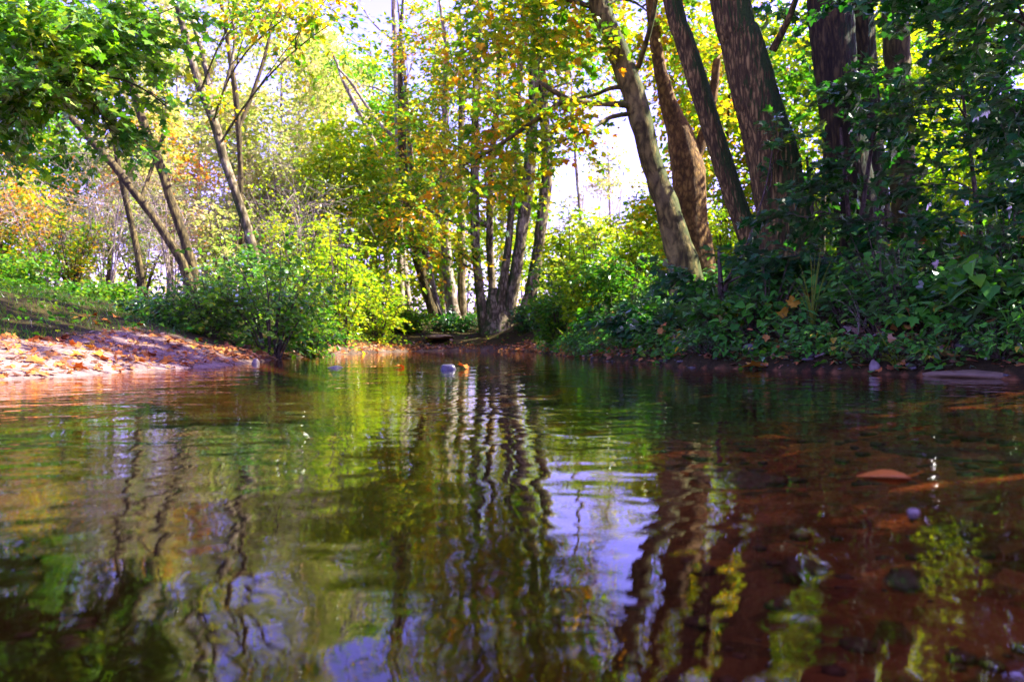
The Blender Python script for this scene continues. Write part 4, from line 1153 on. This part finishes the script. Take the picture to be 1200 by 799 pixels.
# scale blade width a little so that it reads at this distance
tag(mb.build('grass', M_GRASS), 'bright green grass behind the dirt bank', 'grass', kind='stuff')
x = rng.uniform(.9, 8, 60000); y = rng.uniform(4.5, 16, 60000)
k_ = on_land(x, y, .15, 4) & (vnoise(x, y, 1.2, 43) + rng.normal(0, .2, x.shape) > .25)
x, y = x[k_][:2600], y[k_][:2600]
P = np.stack([x, y, ground_z(x, y)], -1)
d = rng.normal(0, .5, P.shape); d[:, 2] = 1
mb = MB(); leaves(mb, P, d, rng.normal(0, 1, P.shape), rng.uniform(.18, .5, len(P)), BLADE)
tag(mb.build('bank_grass', M_GRASS), 'long grass blades among the plants of the shaded bank', 'grass', kind='stuff')
# gravel along the shaded waterline
gp = stone_mesh(1, 1, .7, 3, 1)
gv, gf = np.concatenate(gp.V), gp.F[0][0]
mb = MB()
n = 0
x = rng.uniform(.4, 6.5, 40000); y = rng.uniform(4, 20, 40000)
dd_ = sdist(x, y); k_ = (dd_ > -.15) & (dd_ < .4)
x, y = x[k_][:520], y[k_][:520]
z = ground_z(x, y)
s = .008 + .05 * rng.uniform(0, 1, len(x)) ** 3
VV = gv[None] * s[:, None, None] * rng.uniform(.5, 1.6, (len(x), 1, 3)) * np.array([1, 1, .6]) + np.stack([x, y, z + s * .05], -1)[:, None]
mb.add(VV.reshape(-1, 3), (gf[None] + (np.arange(len(x)) * len(gv))[:, None, None]).reshape(-1, gf.shape[1]))
tag(mb.build('gravel', S_DKS, smooth=True), 'dark gravel along the shaded waterline', 'gravel', kind='stuff')
# pebbles on the stream bed
mb = MB()
x = rng.uniform(-1.5, 3.2, 1500); y = rng.uniform(.6, 5.2, 1500)
k_ = vnoise(x, y, 1.4, 71) > .15
x, y = x[k_], y[k_]
z = ground_z(x, y); s = (.008 + .04 * rng.uniform(0, 1, len(x)) ** 2.5)
VV = gv[None] * s[:, None, None] * rng.uniform(.7, 1.5, (len(x), 1, 3)) * np.array([1, 1, .5]) + np.stack([x, y, z + s * .1], -1)[:, None]
VV[..., 2] = np.minimum(VV[..., 2], -.008)
mb.add(VV.reshape(-1, 3), (gf[None] + (np.arange(len(x)) * len(gv))[:, None, None]).reshape(-1, gf.shape[1]))
tag(mb.build('bed_pebbles', S_RED, smooth=True), 'reddish pebbles on the shallow stream bed', 'pebbles', kind='stuff')

# ================================================================== single small things
put_stone('smooth wet lilac grey stone breaking the water before the clump', 525, 432, 8.1, 22, 8, S_VIO, 5, z=-.01)
put_stone('flat dark stone just awash left of the lilac grey one', 392, 431, 8.6, 24, 4, S_DKS, 8, z=-.012)
put_stone('grey stone lying in the dark gravel of the shaded waterline', 878, 421, 8.5, 18, 9, S_GREY, 11)
put_stone('pale square stone at the shaded waterline near the bank bend', 800, 413, 9.9, 24, 10, S_GREY, 12)
put_stone('pinkish round stone standing at the water edge below the dead twig', 1025, 431, 7.05, 13, 12, S_PALE, 14)
put_stone('small bluish stone beside the sandy ledge', 1090, 428, 6.9, 14, 7, S_GREY, 15)
put_stone('dark rounded stone half under plants above the sandy ledge', 1130, 425, 6.7, 22, 11, S_DKS, 16)
put_stone('small white pebble showing through the shallow water below the floating leaf', 1070, 601, 1.39, 16, 11, S_PALE, 17, z=-.006, name='pebble', cat='pebble')
put_stone('dark reddish stone under the shallow water beside the trunk reflection', 938, 650, 1.13, 60, 20, S_RED, 18, z=-.03)
put_stone('flat red stone slab just awash behind the floating leaf', 1120, 520, 2.3, 190, 7, S_RED, 19, z=-.030, depth=.12)
put_stone('brown stone under water at the frame edge below the white pebble', 1062, 662, 1.08, 50, 16, S_DKS, 20, z=-.03)
put_stone('low reddish rock under the shallows in front of the thick trunk reflection', 860, 545, 1.9, 120, 9, S_RED, 21, z=-.03, depth=.1)
put_stone('whitish stone on the leaf strewn shore under the leafy shrub', 300, 418, 10.2, 10, 12, S_PALE, 22)
put_stone('flat pale stone on the far shore of the pool before the clump', 515, 408, 22.6, 60, 5, S_SAND, 23, depth=.4)
# sandy ledge
mb = stone_mesh(.62, .16, .075, 31)
o = mb.build('stone_ledge', S_SAND, None, smooth=True, loc=(3.86, 6.2, .0)); o.rotation_euler = (0, 0, -.75)
tag(o, 'long low sandy stone ledge at the waterline by the frame edge', 'ledge')


def leaf_obj(label, P, size, rot, mat, tmpl=MAPLE, name='fallen_leaf', group=None, curl=.5):
    T, Fc = tmpl
    V = T.copy() * size
    V[:, 2] += curl * size * (T[:, 0] ** 2 * .6 + .12 * np.sin(T[:, 1] * 4))
    V[:, 1] -= size * .4
    V = np.concatenate([V, V - np.array([0, 0, .0012])])
    nb_ = len(T)
    mb = MB(); mb.add(V, np.concatenate([Fc, (Fc + nb_)[:, ::-1]]))
    # a short stalk
    mb.add(*tube(np.array([[0, -size * .4, 0], [size * .04, -size * .62, .004], [size * .12, -size * .8, .012]]), np.array([.0016, .0013, .001]), 4))
    o = mb.build(name, mat, None, loc=P)
    o.rotation_euler = rot
    return tag(o, label, 'leaf', group)


M_L1 = leaf_mat('leaf_fallen_rust', [(0, (.30, .085, .03)), (1, (.40, .14, .05))], tcol=(1.2, 1, .7), tf=.25)
M_L2 = leaf_mat('leaf_fallen_orange', [(0, (.52, .17, .03)), (1, (.58, .24, .04))], tcol=(1.2, 1, .7), tf=.35)
M_L3 = leaf_mat('leaf_fallen_yellow', [(0, (.50, .30, .03)), (1, (.58, .38, .05))], tcol=(1.2, 1, .7), tf=.35)
leaf_obj('rust coloured leaf floating flat on the near shallow water', at(1040, 559, 1.755) * np.array([1, 1, 0]) + np.array([0, 0, .005]), .098, (0.05, -.05, 1.45), leaf_mat('leaf_wet_rust', [(0, (.36, .10, .006)), (1, (.46, .15, .008))], tf=.2), tmpl=(HEART[0] * np.array([1, 1, .35]), HEART[1]), curl=.1)
leaf_obj('bright orange maple leaf caught on the plants of the shaded bank', at(1067, 369, 7.25), .16, (1.1, .2, .5), M_L2)
leaf_obj('yellow leaf hanging among plants under the thick mossy trunk', at(929, 354, 8.3), .13, (1.2, .1, 2.5), M_L3)
leaf_obj('yellow leaf lower beside the yellow grass tuft', at(919, 366, 8.2), .13, (1.1, .4, 3.3), M_L3)
leaf_obj('orange leaf resting against the lilac grey stone in the water', at(543, 429, 8.2), .12, (.5, .2, 1), M_L2)
leaf_obj('small orange leaf adrift left of the lilac grey stone', at(469, 431, 8.6) * np.array([1, 1, 0]) + np.array([0, 0, .012]), .10, (.4, 0, 2), M_L2)
leaf_obj('brown leaf curled at the water edge above the sandy ledge', at(1168, 424, 6.6), .15, (.7, .1, 1.8), M_L1)
leaf_obj('brown leaf stuck low in the dark bank plants by the pinkish stone', at(1042, 421, 7.2), .10, (.6, .2, .2), M_L1)
leaf_obj('orange leaf in the gravel under the glossy low shrub', at(928, 417, 8.3), .12, (.5, 0, .8), M_L2)
leaf_obj('rusty leaf among the plants beside the orange one in the gravel', at(845, 394, 9.2), .16, (.7, .3, 2.2), M_L1)
leaf_obj('long yellow brown leaf at the shaded water edge', at(882, 431, 8.1) + np.array([0, 0, .02]), .2, (.15, .1, 1.5), M_L3)
# leaves one can tell apart on the dirt bank
lm = [M_L1, M_L2, M_L3]
src = [None] * 3
gl_ = ['rust brown leaf lying on the bare dirt bank', 'orange leaf lying on the bare dirt bank', 'yellow leaf lying on the bare dirt bank']
gg_ = ['rust brown leaves on the dirt bank', 'orange leaves on the dirt bank', 'yellow leaves on the dirt bank']
c_ = 0
while c_ < 64:
    Y = rng.uniform(5.8, 11.5); x = rng.uniform(-.66 * Y, -3.0)
    d = float(sdist(np.array([x]), np.array([Y]))[0])
    if d < .08 or d > 2.6 or vnoise(np.array([x]), np.array([Y]), .9, 51)[0] < -.25: continue
    i = int(rng.choice(3, p=[.4, .42, .18]))
    P = np.array([x, Y, gz(x, Y) + .02]); rot = (rng.normal(0, .3), rng.normal(0, .3), rng.uniform(0, 6.28))
    if src[i] is None:
        src[i] = leaf_obj(gl_[i], P, .095, rot, lm[i], group=gg_[i])
    else:
        o = src[i].copy(); col.objects.link(o); o.location = tuple(P); o.rotation_euler = rot
        s = rng.uniform(.75, 1.25); o.scale = (s, s, s)
    c_ += 1

# yellow-green grass tuft under the thick trunk
def tuft(name, label, px, py, Y, n, L, mat, spread=.35, bend=.35, w=1.0, lean=(0, 0)):
    b = at(px, py, Y); b[2] = min(b[2], gz(b[0], Y) + .25)
    mb = MB()
    for i in range(n):
        a = rng.uniform(0, 6.28); q = rng.uniform(.2, 1)
        l = L * rng.uniform(.6, 1.1)
        t_ = np.linspace(0, 1, 7)[:, None]
        dx = np.array([math.cos(a), math.sin(a) * .6, 0]) * spread * q * l + np.array([lean[0], lean[1], 0]) * l
        Pp = b + np.array([math.cos(a), math.sin(a), 0]) * .03 * q + dx * t_ ** 1.6 + np.array([0, 0, 1]) * (l * t_ - bend * q * l * t_ ** 2.6)
        mb.add(*tube(Pp, np.linspace(.0045, .0012, 7) * w, 4))
    o = mb.build(name, mat, None, b)
    return tag(o, label, 'grass tuft')


tuft('grass_tuft', 'yellow green grass tuft lit by the sun under the thick mossy trunk', 952, 380, 8.1, 16, .78, M_TUFT, .42, .22, 1.3)
tuft('dry_grass', 'dry grass stalks with nodding pale heads before the dark twin trunk', 1055, 350, 8.0, 12, .85, M_STRAW, .5, .75, .7)
tuft('dry_grass', 'pale dead stalks slanting out of the plants beside the orange maple leaf', 1010, 385, 7.7, 7, .5, M_STRAW, .9, .4, .7, (.1, 0))
tuft('dry_grass', 'few straw coloured stalks arching out over the bank at the frame edge', 1160, 350, 7.0, 7, .5, M_STRAW, .6, .7, .7, (-.2, 0))
tuft('grass_tuft', 'small green tuft hanging over the dark gravel near the sandy ledge', 1052, 432, 6.95, 40, .2, M_TUFT, .9, .5, .9)
# dead twig lying down the bank
P = np.array([at(955, 432, 7.6), at(985, 424, 7.55), at(1010, 417, 7.5), at(1028, 405, 7.5), at(1042, 392, 7.5)])
P[:, 2] = np.maximum(P[:, 2], [gz(p[0], p[1]) + .015 for p in P])
mb = MB(); Q, S_ = smooth_path(P, np.array([.011, .010, .009, .007, .004]), 22); mb.add(*tube(Q, S_, 6, .1))
mb.add(*tube(smooth_path(np.array([Q[10], Q[10] + [.06, 0, .10], Q[10] + [.07, .02, .2]]), np.array([.005, .004, .002]), 8)[0], np.linspace(.005, .002, 8), 5))
tag(mb.build('dead_twig', B_PALE, None, P[0], smooth=True), 'dead forked twig slanting down the shaded bank to the water', 'twig')
